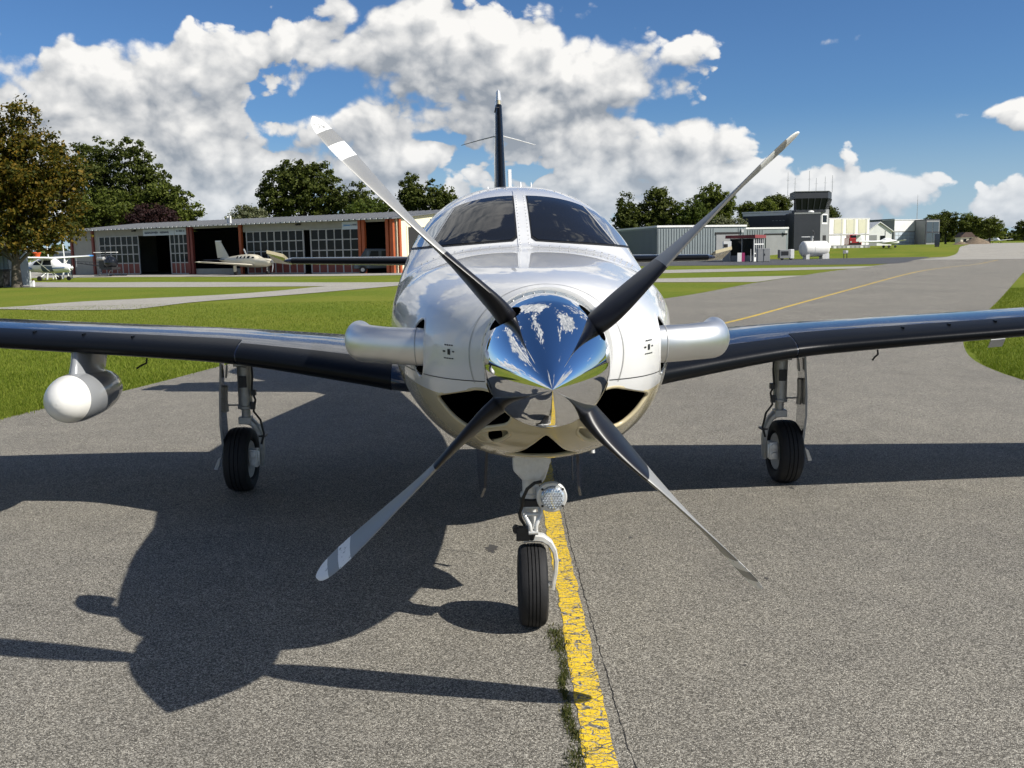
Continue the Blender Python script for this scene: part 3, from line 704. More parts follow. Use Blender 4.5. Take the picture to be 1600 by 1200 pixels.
for s in (-1, 1): MB().tube([(s*.02, 8.05, 2.90), (s*.22, 8.22, 2.87), (s*.43, 8.42, 2.835)], [.007, .006, .004], 6).build('whip_antenna', M_alu if s < 0 else M_white, fin, 50)
MB().tube([(0, 8.0, 3.2), (-.035, 7.98, 3.2), (-.045, 8.02, 3.15)], .008, 6).build('fin_lamp', M_dark, fin, 50)
def stab_ring(s, X, le, ch, t, z, grow=0.0, xmax=1.0):
    up, lo = airfoil(t, 14, 0.0, xmax); pts = up[::-1] + lo[1:]
    return [Vector((s*X, le + p[0]*ch - grow, z + p[1]*ch + math.copysign(grow, p[1]))) for p in pts]
for s in (-1, 1):
    st = MB().rings([stab_ring(s, .05, 7.25, 1.15, .10, 1.505), stab_ring(s, 1.2, 7.38, .95, .10, 1.515), stab_ring(s, 2.30, 7.50, .74, .10, 1.525), stab_ring(s, 2.36, 7.53, .68, .06, 1.526)]).build('tailplane', M_navy, plane, 40)
    MB().rings([stab_ring(s, .15, 7.25, 1.15, .10, 1.505, .003, .1), stab_ring(s, 1.2, 7.38, .95, .10, 1.515, .003, .1), stab_ring(s, 2.28, 7.50, .74, .10, 1.525, .003, .1)], cap0=True).build('deice_boot', M_boot, st, 50)
    hp = [(s*2.375, 7.58, 1.565), (s*2.56, 7.60, 1.61), (s*2.57, 8.05, 1.50), (s*2.375, 8.05, 1.475)]
    MB().prism(hp, (0, .012, .035)).build('elevator_horn', M_gold, st, 30)

# nose gear
def tyre(mb, c, r, w, n=40, grooves=3, mi=0):
    c = Vector(c); prof = []; h = w/2
    pts = [(-h*.62, r*.58), (-h*.90, r*.66), (-h, r*.78), (-h*.97, r*.87), (-h*.84, r*.945), (-h*.62, r*.985)]
    for g in range(grooves):
        x = lerp(-h*.5, h*.5, (g+.5)/grooves if grooves > 1 else .5) if grooves > 1 else 0
        pts += [(x - h*.035, r*(1.0 - .010*abs(x/h))), (x - h*.03, r*.965), (x + h*.03, r*.965), (x + h*.035, r*(1.0 - .010*abs(x/h)))]
    pts += [(-a, b) for a, b in pts[:6][::-1]]
    mb.lathe(pts, c, (1, 0, 0), n, mi, cap0=False, cap1=False); return mb
WN = Vector((-.014, .985, .1795))
leg = MB()
leg.prism([(-.098, .90, .80), (.062, .90, .80), (.062, .90, .745), (.045, .90, .715), (.014, .90, .668), (-.058, .90, .668), (-.098, .90, .712)], (0, .11, 0))
leg.cyl((-.022, .965, .72), (-.020, .972, .545), .036, n=20); leg.cyl((-.020, .972, .60), (-.020, .972, .575), .046, n=20)
leg.cyl((-.020, .972, .56), (-.018, .976, .38), .022, n=16)
leg.tube([(.03, .93, .77), (.045, .94, .72), (.03, .95, .67), (.01, .96, .64)], .014, 8)
ng = bevel(leg.build('nose_gear_leg', M_lightalu, plane, 40), .006)
MB().cyl((-.020, .97, .582), (-.020, .971, .548), .049, n=20).box((-.020, .925, .562), (.075, .02, .026)).build('steering_collar', M_dark, ng, 40)
# torque link with an open middle
tl = MB(); 
for x in (-1, 1):
    tl.tube([(-.018 + x*.036, .925, .543), (-.018 + x*.034, .895, .522), (-.016 + x*.013, .880, .478), (-.014 + x*.010, .885, .447)], [.0105, .010, .0095, .010], 8)
tl.tube([(-.050, .897, .522), (.014, .897, .522)], .009, 8); tl.cyl((-.058, .927, .545), (.022, .927, .545), .010, n=10)
tl.cyl((-.034, .885, .447), (.006, .885, .447), .012, n=10)
tl.build('torque_link', M_lightalu, ng, 50)
lo = MB(); lo.tube([(-.014, .885, .447), (-.018, .91, .425), (-.018, .95, .402)], [.014, .013, .013], 8); lo.box((-.055, .93, .432), (.055, .05, .05)); lo.cyl((-.085, .925, .415), (-.03, .925, .415), .018, n=10)
lo.cyl((-.085, .92, .445), (-.085, .96, .445), .016, n=10); lo.build('shimmy_damper', M_dark, ng, 40)
fk = MB(); rgs = []
for p, wd, th in (((-.055, .978, .392), .050, .030), ((-.01, .976, .400), .055, .034), ((.030, .976, .395), .055, .032), ((.062, .978, .372), .052, .026), ((.082, .981, .335), .048, .022), ((.090, .984, .290), .046, .019), ((.088, .985, .240), .046, .017), ((.080, .985, .195), .046, .016), ((.076, .985, .160), .040, .014)):
    rgs.append((Vector(p), wd, th))
rr = []
for i, (p, wd, th) in enumerate(rgs):
    d = (rgs[min(i+1, 8)][0] - rgs[max(i-1, 0)][0]).normalized(); u = Vector((0, 1, 0)); w_ = d.cross(u).normalized()
    rr.append([p + u*a*wd/2 + w_*b*th/2 for a, b in ((-1, -.6), (-.7, -1), (.7, -1), (1, -.6), (1, .6), (.7, 1), (-.7, 1), (-1, .6))])
fk.rings(rr); fk.build('wheel_fork', M_lightalu, ng, 50)
MB().cyl(WN + Vector((-.055, 0, 0)), WN + Vector((.100, 0, 0)), .016, n=14).build('axle', M_alu, ng, 40)
tyre(MB(), WN, .180, .124, 56, 4).build('tyre', M_rubber, ng, 30)
MB().lathe([(-.040, .03), (-.045, .06), (-.050, .102), (-.035, .112), (.035, .112), (.050, .102), (.045, .06), (.040, .03)], WN, (1, 0, 0), 36).build('rim', M_alu, ng, 40)
LC = Vector((.066, .862, .603))
lt = MB(); sq = []
for i in range(32):
    a = 2*math.pi*i/32; k = .062 if not (5 < i % 8 or i % 8 < 2) else .0605
    sq.append(LC + Vector((math.cos(a)*.062 - (.006 if math.cos(a) < -.3 else 0), 0, math.sin(a)*.064)))
lt.prism(sq, (0, .03, 0)); lt.box(LC + Vector((-.045, .05, 0)), (.04, .07, .05)); ll = bevel(lt.build('landing_light', M_lightalu, ng, 40), .004)
ll.data.name = 'landing_light'
MB().lathe([(-.002, .0), (.003, .050), (.006, .049), (.010, .040), (.0125, .02), (.013, 0)], LC, (0, -1, 0), 32).build('lamp_lens', M_lamp, ng, 50)
cells = MB()
for i in range(-4, 5):
    for j in range(-4, 5):
        x, z_ = i*.0115 + (j % 2)*.0057, j*.0105
        if math.hypot(x, z_) < .044: cells.cyl(LC + Vector((x, -.008, z_)), LC + Vector((x, -.0145, z_)), .0052, .0025, n=6)
cells.build('led_lenses', M_lamp, ng, 60, kind='stuff')
for a in (40, 140, 220, 320):
    p = LC + Vector((math.cos(R(a))*.056, -.001, math.sin(R(a))*.056)); MB().cyl(p, p + Vector((0, -.004, 0)), .0055, n=8).build('lamp_screw', M_dark, ng, 30)
MB().tube([(.02, .86, .672), (-.01, .855, .668), (-.04, .86, .642), (-.058, .87, .60), (-.062, .88, .56), (-.072, .89, .53), (-.066, .90, .50), (-.05, .92, .47)], .0075, 8).build('brake_hose', M_hose, ng, 50)
for s in (-1, 1):
    x = s*.192 - .006
    MB().prism([(x, 1.10, .79), (x + s*.05, 1.50, .77), (x + s*.04, 1.36, .60), (x + s*.028, 1.22, .515), (x + s*.012, 1.13, .58)], (s*.012, 0, 0)).build('nose_gear_door', M_navy, plane, 30)
MB().tube([(.30, 1.45, .80), (.30, 1.45, .70), (.30, 1.44, .665)], [.012, .011, .014], 8).build('drain_mast', M_alu, plane, 50)
MB().tube([(.225, 1.75, .76), (.235, 1.74, .46)], .003, 6).build('static_whip', M_dark, plane, 50)

# main gear
def main_gear(s):
    X = s*1.835; W = Vector((s*1.885, 3.475, .2195))
    mb = MB(); mb.cyl((X, 3.45, 1.02), (X, 3.455, .58), .047, n=20); mb.cyl((X, 3.455, .60), (X, 3.456, .575), .053, n=20); mb.cyl((X, 3.455, .58), (X, 3.46, .48), .030, n=16)
    mb.box((X, 3.43, .93), (.11, .10, .12)); mb.box((X + s*.005, 3.46, .495), (.085, .08, .05))
    leg = bevel(mb.build('main_gear_leg', M_alu, plane, 40), .005)
    MB().box((X, 3.402, .765), (.052, .006, .078)).build('data_plate', M_dark, leg, None)
    rr = []
    pts = [((X + s*.02, 3.46, .495), .07, .05), ((X - s*.03, 3.46, .485), .075, .045), ((X - s*.062, 3.462, .455), .07, .038), ((X - s*.088, 3.466, .40), .066, .034), ((X - s*.096, 3.47, .32), .062, .030), ((X - s*.092, 3.474, .22), .06, .028), ((X - s*.09, 3.475, .17), .045, .022)]
    for i, (p, wd, th) in enumerate(pts):
        p = Vector(p); d = (Vector(pts[min(i+1, 6)][0]) - Vector(pts[max(i-1, 0)][0])).normalized(); u = Vector((0, 1, 0)); w_ = d.cross(u).normalized()
        rr.append([p + u*a*wd/2 + w_*b*th/2 for a, b in ((-1, -.6), (-.7, -1), (.7, -1), (1, -.6), (1, .6), (.7, 1), (-.7, 1), (-1, .6))])
    MB().rings(rr).build('wheel_yoke', M_alu, leg, 50)
    tyre(MB(), W, .220, .168, 56, 3).build('tyre', M_rubber, leg, 30)
    MB().lathe([(-.062, .03), (-.06, .07), (-.066, .125), (-.05, .135), (.05, .135), (.066, .125), (.06, .07), (.062, .03)], W, (1, 0, 0), 36).build('rim', M_alu, leg, 40)
    MB().cyl(W + Vector((-s*.13, 0, 0)), W + Vector((s*.06, 0, 0)), .02, n=14).build('axle', M_alu, leg, 40)
    c = Vector((X - s*.055, 3.40, .245)); mb = MB(); mb.box(c, (.06, .07, .12)); mb.cyl(c + Vector((0, -.045, .03)), c + Vector((0, 0, .03)), .022, n=12); mb.cyl(c + Vector((0, -.045, -.03)), c + Vector((0, 0, -.03)), .022, n=12)
    mb.cyl(c + Vector((-s*.035, -.02, .05)), c + Vector((-s*.035, -.02, -.05)), .008, n=8); bevel(mb.build('brake_caliper', M_lightalu, leg, 40), .004)
    MB().tube([(X - s*.05, 3.44, .98), (X - s*.062, 3.42, .80), (X - s*.055, 3.41, .70), (X - s*.075, 3.42, .64), (X - s*.06, 3.42, .56), (X - s*.10, 3.43, .50), (X - s*.118, 3.44, .40), (X - s*.10, 3.43, .33)], .0075, 8).build('brake_line', M_hose, leg, 50)
    for c, d in (((X - s*.066, 3.42, .69), (.03, .03, .04)), ((X - s*.058, 3.42, .60), (.026, .03, .05)), ((X - s*.105, 3.47, .385), (.045, .075, .012))): MB().box(c, d).build('line_clip', M_dark, leg, 30)
    MB().tube([(X - s*.02, 3.39, .885), (X - s*.20, 3.37, .955)], .013, 8).cyl((X - s*.02, 3.385, .90), (X - s*.02, 3.37, .87), .02, n=10).build('side_brace', M_alu, leg, 50)
    # outer door hanging beside the wheel
    d0 = [(s*1.925, 3.26, .99), (s*2.015, 3.66, .99), (s*2.03, 3.66, .62), (s*2.03, 3.64, .44), (s*1.99, 3.58, .25), (s*1.965, 3.36, .25), (s*1.955, 3.27, .50), (s*1.945, 3.25, .66)]
    MB().prism(d0, (s*.014, 0, 0)).build('gear_door', M_podgrey, leg, 30)
    mb = MB(); mb.prism([(s*1.925, 3.34, .88), (s*1.958, 3.46, .88), (s*1.962, 3.46, .80), (s*1.935, 3.34, .80)], (-s*.012, 0, 0)); mb.tube([(X + s*.03, 3.45, .60), (s*1.95, 3.45, .60)], .006, 6)
    mb.tube([(s*1.955, 3.40, .74), (s*1.965, 3.42, .64), (s*1.965, 3.44, .56)], .02, 8); mb.build('door_hinge_arm', M_alu, leg, 40)
    MB().prism([(s*1.985, 3.34, .27), (s*2.01, 3.34, .25), (s*2.045, 3.36, .175), (s*2.02, 3.36, .17)], (0, .03, 0)).build('door_foot', M_lightalu, leg, 30)
for s in (-1, 1): main_gear(s)
# roof fittings
for x, y, h in ((0.03, 3.0, .03), (.10, 3.1, .035), (-.17, 3.3, .02)):
    z = sec_point(y, math.pi/2)[2] - abs(x)*.09
    MB().cyl((x, y, z-.01), (x, y+.01, z+h), .006, .003, n=8).build('roof_antenna', M_white, plane, 40)
MB().prism([(-.012, 4.1, 2.02), (.012, 4.1, 2.02), (.008, 4.34, 2.02), (-.008, 4.34, 2.02)], (0, .10, .20)).build('blade_antenna', M_white, plane, 30)

# ------------------------------------------------------------------ background materials
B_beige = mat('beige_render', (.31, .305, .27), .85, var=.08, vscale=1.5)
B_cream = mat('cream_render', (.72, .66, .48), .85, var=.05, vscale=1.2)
B_red = mat('brick_red_paint', (.17, .035, .024), .6, var=.12, vscale=2)
B_orange = mat('orange_paint', (.34, .075, .022), .55, var=.1, vscale=2)
B_frame = mat('window_frame', (.36, .36, .35), .5)
B_pane = mat('window_pane', (.010, .012, .014), .15, spec=.18)
B_roof = mat('roof_sheet', (.115, .12, .13), .55, .2, var=.18, vscale=1.2)
B_trim = mat('white_trim', (.68, .68, .66), .5, var=.06, vscale=2)
B_sign = mat('sign_board', (.50, .56, .62), .5)
B_ink = mat('sign_ink', (.03, .045, .10), .6)
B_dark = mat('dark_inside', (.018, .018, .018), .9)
B_cladL = mat('grey_cladding', (.20, .23, .235), .5, .2, var=.06, vscale=.8)
B_anthra = mat('anthracite_cladding', (.028, .031, .040), .55, var=.12, vscale=.6)
B_grey = mat('mid_grey', (.24, .245, .245), .6, var=.08, vscale=1)
B_white = mat('white_render', (.70, .70, .68), .7, var=.06, vscale=1)
B_cream2 = mat('cream_panel', (.52, .51, .38), .7, var=.05, vscale=1)
B_redpaint = mat('red_gloss', (.50, .03, .03), .35, coat=.4)
B_roofred = mat('dark_red_roof', (.20, .035, .035), .6)
B_brownroof = mat('brown_tiles', (.10, .065, .05), .8, var=.2, vscale=2)
B_tan = mat('tan_paint', (.60, .56, .45), .35, coat=.4, var=.04)
B_planewhite = mat('aircraft_white', (.76, .76, .75), .35, coat=.4)
B_blue = mat('blue_stripe', (.03, .13, .38), .4)
B_ltblue = mat('light_blue', (.05, .25, .60), .4)
B_tank = mat('tank_white', (.68, .67, .63), .5, var=.06, vscale=2)
B_soil = mat('soil', (.16, .12, .08), .95, var=.3, vscale=3, bump=.8, bscale=8)
B_bubble = mat('bubble_glass', (.012, .014, .018), .05, spec=.5)
B_canopy = mat('canopy_glass', (.05, .065, .08), .06, spec=.8)

def text_mesh(txt, size):
    cu = bpy.data.curves.new('t', 'FONT'); cu.body = txt; cu.size = size; cu.extrude = .01
    o = bpy.data.objects.new('t', cu); COL.objects.link(o); bpy.context.view_layer.update()
    me = bpy.data.meshes.new_from_object(o.evaluated_get(bpy.context.evaluated_depsgraph_get())); bpy.data.objects.remove(o); bpy.data.curves.remove(cu); return me
def scribble(parent, x0, x1, y, z, h, seed, m):
    """lettering too small to read: a row of short strokes"""
    rnd = random.Random(seed); mb = MB(); x = x0
    while x < x1:
        w = h*rnd.uniform(.35, .6)
        if rnd.random() < .88:
            mb.box((x + w*.2, y, z + h*.0), (w*.32, .02, h*rnd.choice((.7, .7, 1.0)))); mb.box((x + w*.55, y, z + rnd.choice((-.25, .25, 0))*h*.7), (w*.5, .02, h*.22))
        x += w*1.15
    return mb.build('lettering', m, parent, None, kind='stuff')

# ------------------------------------------------------------------ long hangar on the left (facade in shade, end wall in sun)
HG = thing('hangar', 'long low hangar with glazed folding doors and grey sheet roof on the left', 'hangar', (-51.84, 115.0, -.5), math.atan2(-.5193, .8546))
HZ, EZ = 0.0, 5.10                       # floor, eave (local)
DEP = 20.0; LEN = 48.3
w = MB()
w.box((2.2, .15, EZ/2), (4.4, .3, EZ))                                           # closed bay
for a, b in ((4.4, 20.3), (28.6, 44.0)): w.box(((a+b)/2, .15, 4.70), (b-a, .3, .80))   # lintels
w.box((4.8, .15, 2.15), (.8, .3, 4.30))
w.box((24.5, .15, 4.97), (7.0, .3, .26)); w.box((46.2, .15, 4.97), (2.9, .3, .26))
w.box((.15, DEP/2, EZ/2), (.3, DEP-.02, EZ)); w.box((LEN/2, DEP, EZ/2), (LEN-.02, .3, EZ))
w.box((24.5, .2, .30), (7.0, .2, .60))
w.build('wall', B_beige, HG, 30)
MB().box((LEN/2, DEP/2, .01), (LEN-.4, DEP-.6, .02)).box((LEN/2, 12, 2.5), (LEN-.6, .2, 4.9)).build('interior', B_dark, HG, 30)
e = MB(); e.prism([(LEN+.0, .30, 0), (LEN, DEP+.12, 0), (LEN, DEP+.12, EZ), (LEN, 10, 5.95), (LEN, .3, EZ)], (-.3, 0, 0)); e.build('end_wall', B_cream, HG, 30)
MB().box((LEN+.02, 4.2, 2.15), (.06, 4.4, 4.30)).build('end_door', B_dark, HG, 30)
MB().box((LEN+.03, 1.85, 2.2), (.05, .22, 4.4)).build('end_door_post', B_cream, HG, 30)
rf = MB(); rf.prism([(-.5, -.9, EZ+.02), (-.5, 10, 6.12), (-.5, DEP+.9, EZ+.02), (-.5, DEP+.9, EZ-.10), (-.5, 10, 5.98), (-.5, -.9, EZ-.10)], (LEN+.9, 0, 0))
roof = rf.build('roof', B_roof, HG, 20)
rib = MB().box((0, 0, 0), (.07, 11.05, .05)).mesh('roof_rib', [B_roof], None); sl = math.atan2(1.00, 10.9)
for k in range(61):
    o = link('roof_rib', rib, roof, loc=(-.4 + .80*k, 4.55, 5.655)); o.rotation_euler = (sl, 0, 0)
drip = MB().box((0, 0, 0), (.42, .05, .10)).mesh('eave_flashing', [B_trim], None)
for k in range(72): link('eave_flashing', drip, roof, loc=(-.2 + .68*k, -.93, EZ-.02))
for x, m in ((.2, B_red), (4.2, B_red), (20.45, B_red), (20.95, B_red), (28.3, B_orange), (44.2, B_orange), (44.65, B_orange), (47.5, B_orange), (48.05, B_orange)):
    MB().box((x, -.06, EZ/2), (.34, .28, EZ-.05)).build('column', m, HG, 30)
MB().box((LEN+.12, .55, EZ/2), (.20, .30, EZ-.1)).build('column', B_orange, HG, 30)
pane_me = {}
def glazed(x0, x1, n, ztop=4.30, zmid=1.28):
    wd = (x1-x0)/n; fr = MB(); rows = [zmid + (ztop-zmid)*r/3 for r in range(4)]
    for i in range(n+1): fr.box((x0 + wd*i, .0, (ztop+.08)/2), (.11 if i % 2 else .16, .10, ztop-.08))
    for z in rows: fr.box(((x0+x1)/2, -.003, z), (x1-x0, .106, .10))
    fr.box(((x0+x1)/2, -.003, .09), (x1-x0, .104, .10))
    d = fr.build('glazed_door', B_frame, HG, None)
    key = round(wd, 3)
    if key not in pane_me:
        pane_me[key] = (MB().box((0, 0, 0), (wd-.12, .02, (ztop-zmid)/3-.11)).mesh('pane', [B_pane], None), MB().box((0, 0, 0), (wd-.12, .04, zmid-.20)).mesh('door_panel', [B_red], None))
    for i in range(n):
        for r in range(3):
            link('pane', pane_me[key][0], d, loc=(x0 + wd*(i+.5), .01, (rows[r]+rows[r+1])/2))
        link('door_panel', pane_me[key][1], d, loc=(x0 + wd*(i+.5), .0, .68))
glazed(5.25, 12.1, 7); glazed(17.4, 20.25, 4); glazed(29.1, 36.9, 8); glazed(37.9, 44.0, 6)
MB().box((16.6, -.05, 4.62), (7.0, .08, .72)).build('sign_board', B_sign, HG, None); sb = HG.children[-1]; scribble(sb, 13.4, 17.3, -.11, 4.58, .26, 3, B_ink); scribble(sb, 18.6, 19.9, -.11, 4.66, .22, 5, B_ink); MB().box((18.25, -.052, 4.62), (.05, .09, .72)).build('board_joint', B_frame, sb, None)
MB().box((43.0, -.05, 4.58), (2.0, .08, .74)).build('sign_board', B_sign, HG, None); sb = HG.children[-1]; scribble(sb, 42.25, 43.0, -.11, 4.6, .2, 7, B_ltblue); scribble(sb, 43.05, 43.8, -.11, 4.62, .22, 8, B_ink)
for x in (11.6, 36.4): MB().box((x, -.15, 4.86), (.5, .25, .14)).cyl((x, -.25, 4.86), (x, -.4, 4.80), .08, n=8).build('flood_lamp', M_dark, HG, 30)
for x in (25.6, 26.0): MB().cyl((x, .8, 5.3), (x, .8, 6.05), .11, n=10).build('roof_vent', B_trim, HG, 40)

# ------------------------------------------------------------------ right side: sheds, fuel station, tower
def box_building(name, label, cat, corners, z0, z1, wallm, roofm=None, trim=.25, roofdrop=0.0):
    """a flat-roofed block on a four-cornered footprint"""
    t = thing(name, label, cat, (corners[0][0], corners[0][1], z0)); P = [(c[0]-corners[0][0], c[1]-corners[0][1], 0) for c in corners]
    MB().prism(P, (0, 0, z1-z0)).build('wall', wallm, t, 30)
    cx = sum(p[0] for p in P)/len(P); cy = sum(p[1] for p in P)/len(P)
    MB().prism([(cx + (p[0]-cx)*1.015, cy + (p[1]-cy)*1.015, z1-z0-.02) for p in P], (0, 0, trim)).build('roof', roofm or B_trim, t, 30)
    return t, P
def on_face(t, a, b, u0, u1, z0, z1, th, m, name, proud=.05, parent=None):
    """a panel on the wall from corner a to corner b, u along the wall in metres"""
    a = Vector(a); b = Vector(b); d = (b-a).normalized(); n = Vector((d.y, -d.x, 0)); o = a + n*proud
    pts = [o + d*u0 + Vector((0, 0, z0)), o + d*u1 + Vector((0, 0, z0)), o + d*u1 + Vector((0, 0, z1)), o + d*u0 + Vector((0, 0, z1))]
    return MB().prism(pts, n*th).build(name, m, parent or t, None)
def ribs(t, a, b, z1, pitch, m, wallname='cladding_rib', z0=0.0, skip=()):
    a = Vector(a); b = Vector(b); d = (b-a).normalized(); n = Vector((d.y, -d.x, 0)); L = (b-a).length
    me = MB().box((0, 0, (z1+z0)/2), (pitch*.45, .09, z1-z0-.02)).mesh(wallname, [m], None); k = 0; u = pitch/2
    while u < L:
        if not any(s0 < u < s1 for s0, s1 in skip):
            o = link(wallname, me, t, loc=a + d*u + n*.03); o.rotation_euler = (0, 0, math.atan2(d.y, d.x))
        u += pitch
sa, P = box_building('storage_shed', 'grey corrugated metal shed, its left side in shade, behind the fuel kiosk', 'shed', [(19.53, 128), (32.66, 134), (30.5, 156), (16.7, 150)], -.5, 4.0, B_cladL)
ribs(sa, P[0], P[1], 4.3, .42, B_cladL, skip=((9.3, 13.2),)); ribs(sa, P[3], P[0], 4.3, .6, B_cladL)
on_face(sa, P[0], P[1], 9.4, 13.1, .05, 3.45, .06, B_grey, 'shed_door'); on_face(sa, P[0], P[1], 9.2, 13.3, 3.45, 3.75, .08, B_dark, 'door_lintel')
MB().box(P[1], (0.3, .3, .4)).build('wall_lamp', B_trim, sa, None); sa.children[-1].location = (-.6, -.45, 3.9)
sb_, P = box_building('storage_shed', 'grey corrugated metal shed with wide sliding door, left of the dark tower block', 'shed', [(33.2, 140), (41.1, 143), (39.5, 156), (31.8, 152)], -.5, 3.72, B_cladL)
ribs(sb_, P[0], P[1], 4.1, .42, B_cladL, skip=((4.4, 8.2),)); on_face(sb_, P[0], P[1], 4.5, 8.0, .05, 3.3, .06, B_grey, 'shed_door'); on_face(sb_, P[0], P[1], 4.3, 8.2, 3.3, 3.55, .08, B_dark, 'door_lintel')
MB().box((0, 0, 0), (.35, .3, .35)).build('wall_lamp', B_trim, sb_, None); sb_.children[-1].location = (7.4, 2.4, 3.75)
# fuel kiosk
kk = thing('fuel_kiosk', 'small glazed fuel kiosk with flat red roof', 'kiosk', (29.27, 116.0, -.5)); A0 = Vector((0, 0, 0)); AL = Vector((-2.15, 3.0, 0)); AR = Vector((2.3, 4.4, 0))
MB().prism([A0 + Vector((0, .3, 0)), AR*.97, AR + AL, AL*.97], (0, 0, 2.75)).build('core', B_dark, kk, None)
for k in range(2): on_face(kk, AL, A0, .08 + 1.85*k, 1.78 + 1.85*k, .75, 2.7, .03, B_pane, 'pane', -.02)
on_face(kk, AL, A0, 0, 3.69, 0, .72, .06, B_grey, 'base_panel', -.03)
for u in (0, 1.82, 3.62): on_face(kk, AL, A0, u, u+.1, 0, 2.78, .08, B_frame, 'post', -.02)
for u in (0, .9, 1.9, 2.9, 4.0, 4.85): on_face(kk, A0, AR, u, u+.13, 0, 2.78, .08, B_trim, 'post', -.02)
for z in (0, .9, 2.0): on_face(kk, A0, AR, .13, 4.85, z, z + (.5 if z == 0 else .12), .06, B_trim, 'rail', -.02)
on_face(kk, A0, AR, .1, 4.9, .02, 2.7, .02, B_pane, 'side_glazing', -.04)
MB().prism([A0 + Vector((0, -.5, 2.8)), AR*1.06 + Vector((.2, -.1, 2.8)), AR + AL + Vector((0, .4, 2.8)), AL*1.15 + Vector((-.2, 0, 2.8))], (0, 0, .38)).build('roof', B_roofred, kk, None)
# cabinets and pumps round it
t = thing('metal_cabinet', 'plain grey metal cabinet standing right of the kiosk', 'cabinet', (29.65, 112.8, -.5)); bevel(MB().box((0, .4, .80), (1.45, .7, 1.52)).build('body', B_grey, t, None), .03); MB().box((0, .03, .80), (.02, .03, 1.4)).build('door_gap', B_dark, t, None); MB().box((.1, .02, .85), (.05, .05, .22)).build('handle', M_dark, t, None); MB().box((0, .4, .03), (1.3, .6, .06)).build('plinth', B_dark, t, None)
t = thing('generator_trailer', 'white and grey boxy generator between cabinet and tank', 'generator', (35.0, 122.0, -.5)); bevel(MB().box((-.3, .5, .75), (1.3, 1.0, 1.1)).build('body', B_grey, t, None), .05); bevel(MB().box((.62, .5, .75), (.5, 1.04, 1.16)).build('end_cover', B_white, t, None), .05); MB().box((-.3, -.01, .85), (.9, .03, .5)).build('vent_grille', M_dark, t, None)
for x in (-.6, .5): MB().cyl((x, .1, .18), (x, .25, .18), .18, n=14).build('wheel', M_rubber, t, 40)
t = thing('fuel_pump', 'pale fuel pump with white head left of the kiosk', 'fuel pump', (26.35, 117.6, -.5)); MB().box((0, .2, .75), (.8, .45, 1.5)).build('body', B_grey, t, None); MB().box((.1, .2, 2.0), (.95, .5, .95)).build('head', B_white, t, None); MB().box((-.12, -.06, 1.95), (.5, .03, .4)).build('display', B_dark, t, None); MB().tube([(.42, .1, 1.6), (.6, .0, 1.0), (.5, 0, .5), (.42, .1, .9)], .03, 6).build('hose', M_hose, t, 50)
t = thing('price_board', 'small magenta and white board leaning at the kiosk', 'sign', (27.9, 116.4, -.5)); MB().box((-.25, 0, .55), (.5, .06, 1.05)).build('white_half', B_white, t, None); MB().box((.2, 0, .55), (.38, .065, 1.05)).build('magenta_half', mat('magenta', (.32, .03, .12), .5), t, None); MB().box((0, .15, .2), (.7, .25, .06)).build('foot', M_dark, t, None)
# white fuel tank on saddles
t = thing('fuel_tank', 'white horizontal fuel tank on two saddles beside the road', 'tank', (39.3, 124.0, -.5))
MB().lathe([(-1.85, 0), (-1.84, .45), (-1.74, .80), (-1.58, .97), (-1.45, 1.0), (-.4, 1.0), (-.39, 1.02), (-.35, 1.02), (-.34, 1.0), (1.45, 1.0), (1.58, .97), (1.74, .80), (1.84, .45), (1.85, 0)], (0, .9, 1.32), Vector((1, .22, 0)), 36).build('vessel', B_tank, t, 40)
for x in (-1.1, 1.15): MB().box((x, .9 + x*.22, .35), (.42, 1.5, .70)).build('saddle', B_tank, t, None)
MB().cyl((-.35, .85, 2.25), (-.35, .85, 2.75), .16, n=14).cyl((-.35, .85, 2.75), (-.35, .85, 2.95), .22, n=14).build('manhole', M_alu, t, 40); MB().tube([(-.1, .85, 2.3), (-.1, .85, 3.5), (-.25, .85, 3.6)], .05, 8).build('vent_pipe', M_dark, t, 50); MB().tube([(-.35, .85, 2.85), (-1.7, .8, 2.85)], .05, 8).build('pipe', B_trim, t, 50)
MB().box((1.55, 0.6, .35), (.5, .4, .7)).build('pump_box', B_white, t, None)
t = thing('apron_sign', 'little grey box sign on two legs right of the tank', 'sign', (43.1, 124.5, -.5)); MB().box((.1, 0, .85), (.62, .2, .42)).build('panel', B_grey, t, None); MB().box((.25, -.11, .9), (.3, .02, .26)).build('label', B_white, t, None)
for x in (-.1, .3): MB().box((x, 0, .32), (.08, .08, .64)).build('leg', M_dark, t, None)
t = thing('barrier_post', 'thin pale post in front of the kiosk', 'post', (28.55, 114.6, -.5)); MB().cyl((0, 0, 0), (0, 0, 1.5), .05, .03, n=8).build('pole', B_trim, t, 40); MB().cyl((0, 0, 0), (0, 0, .06), .16, n=10).build('foot', M_dark, t, 40)
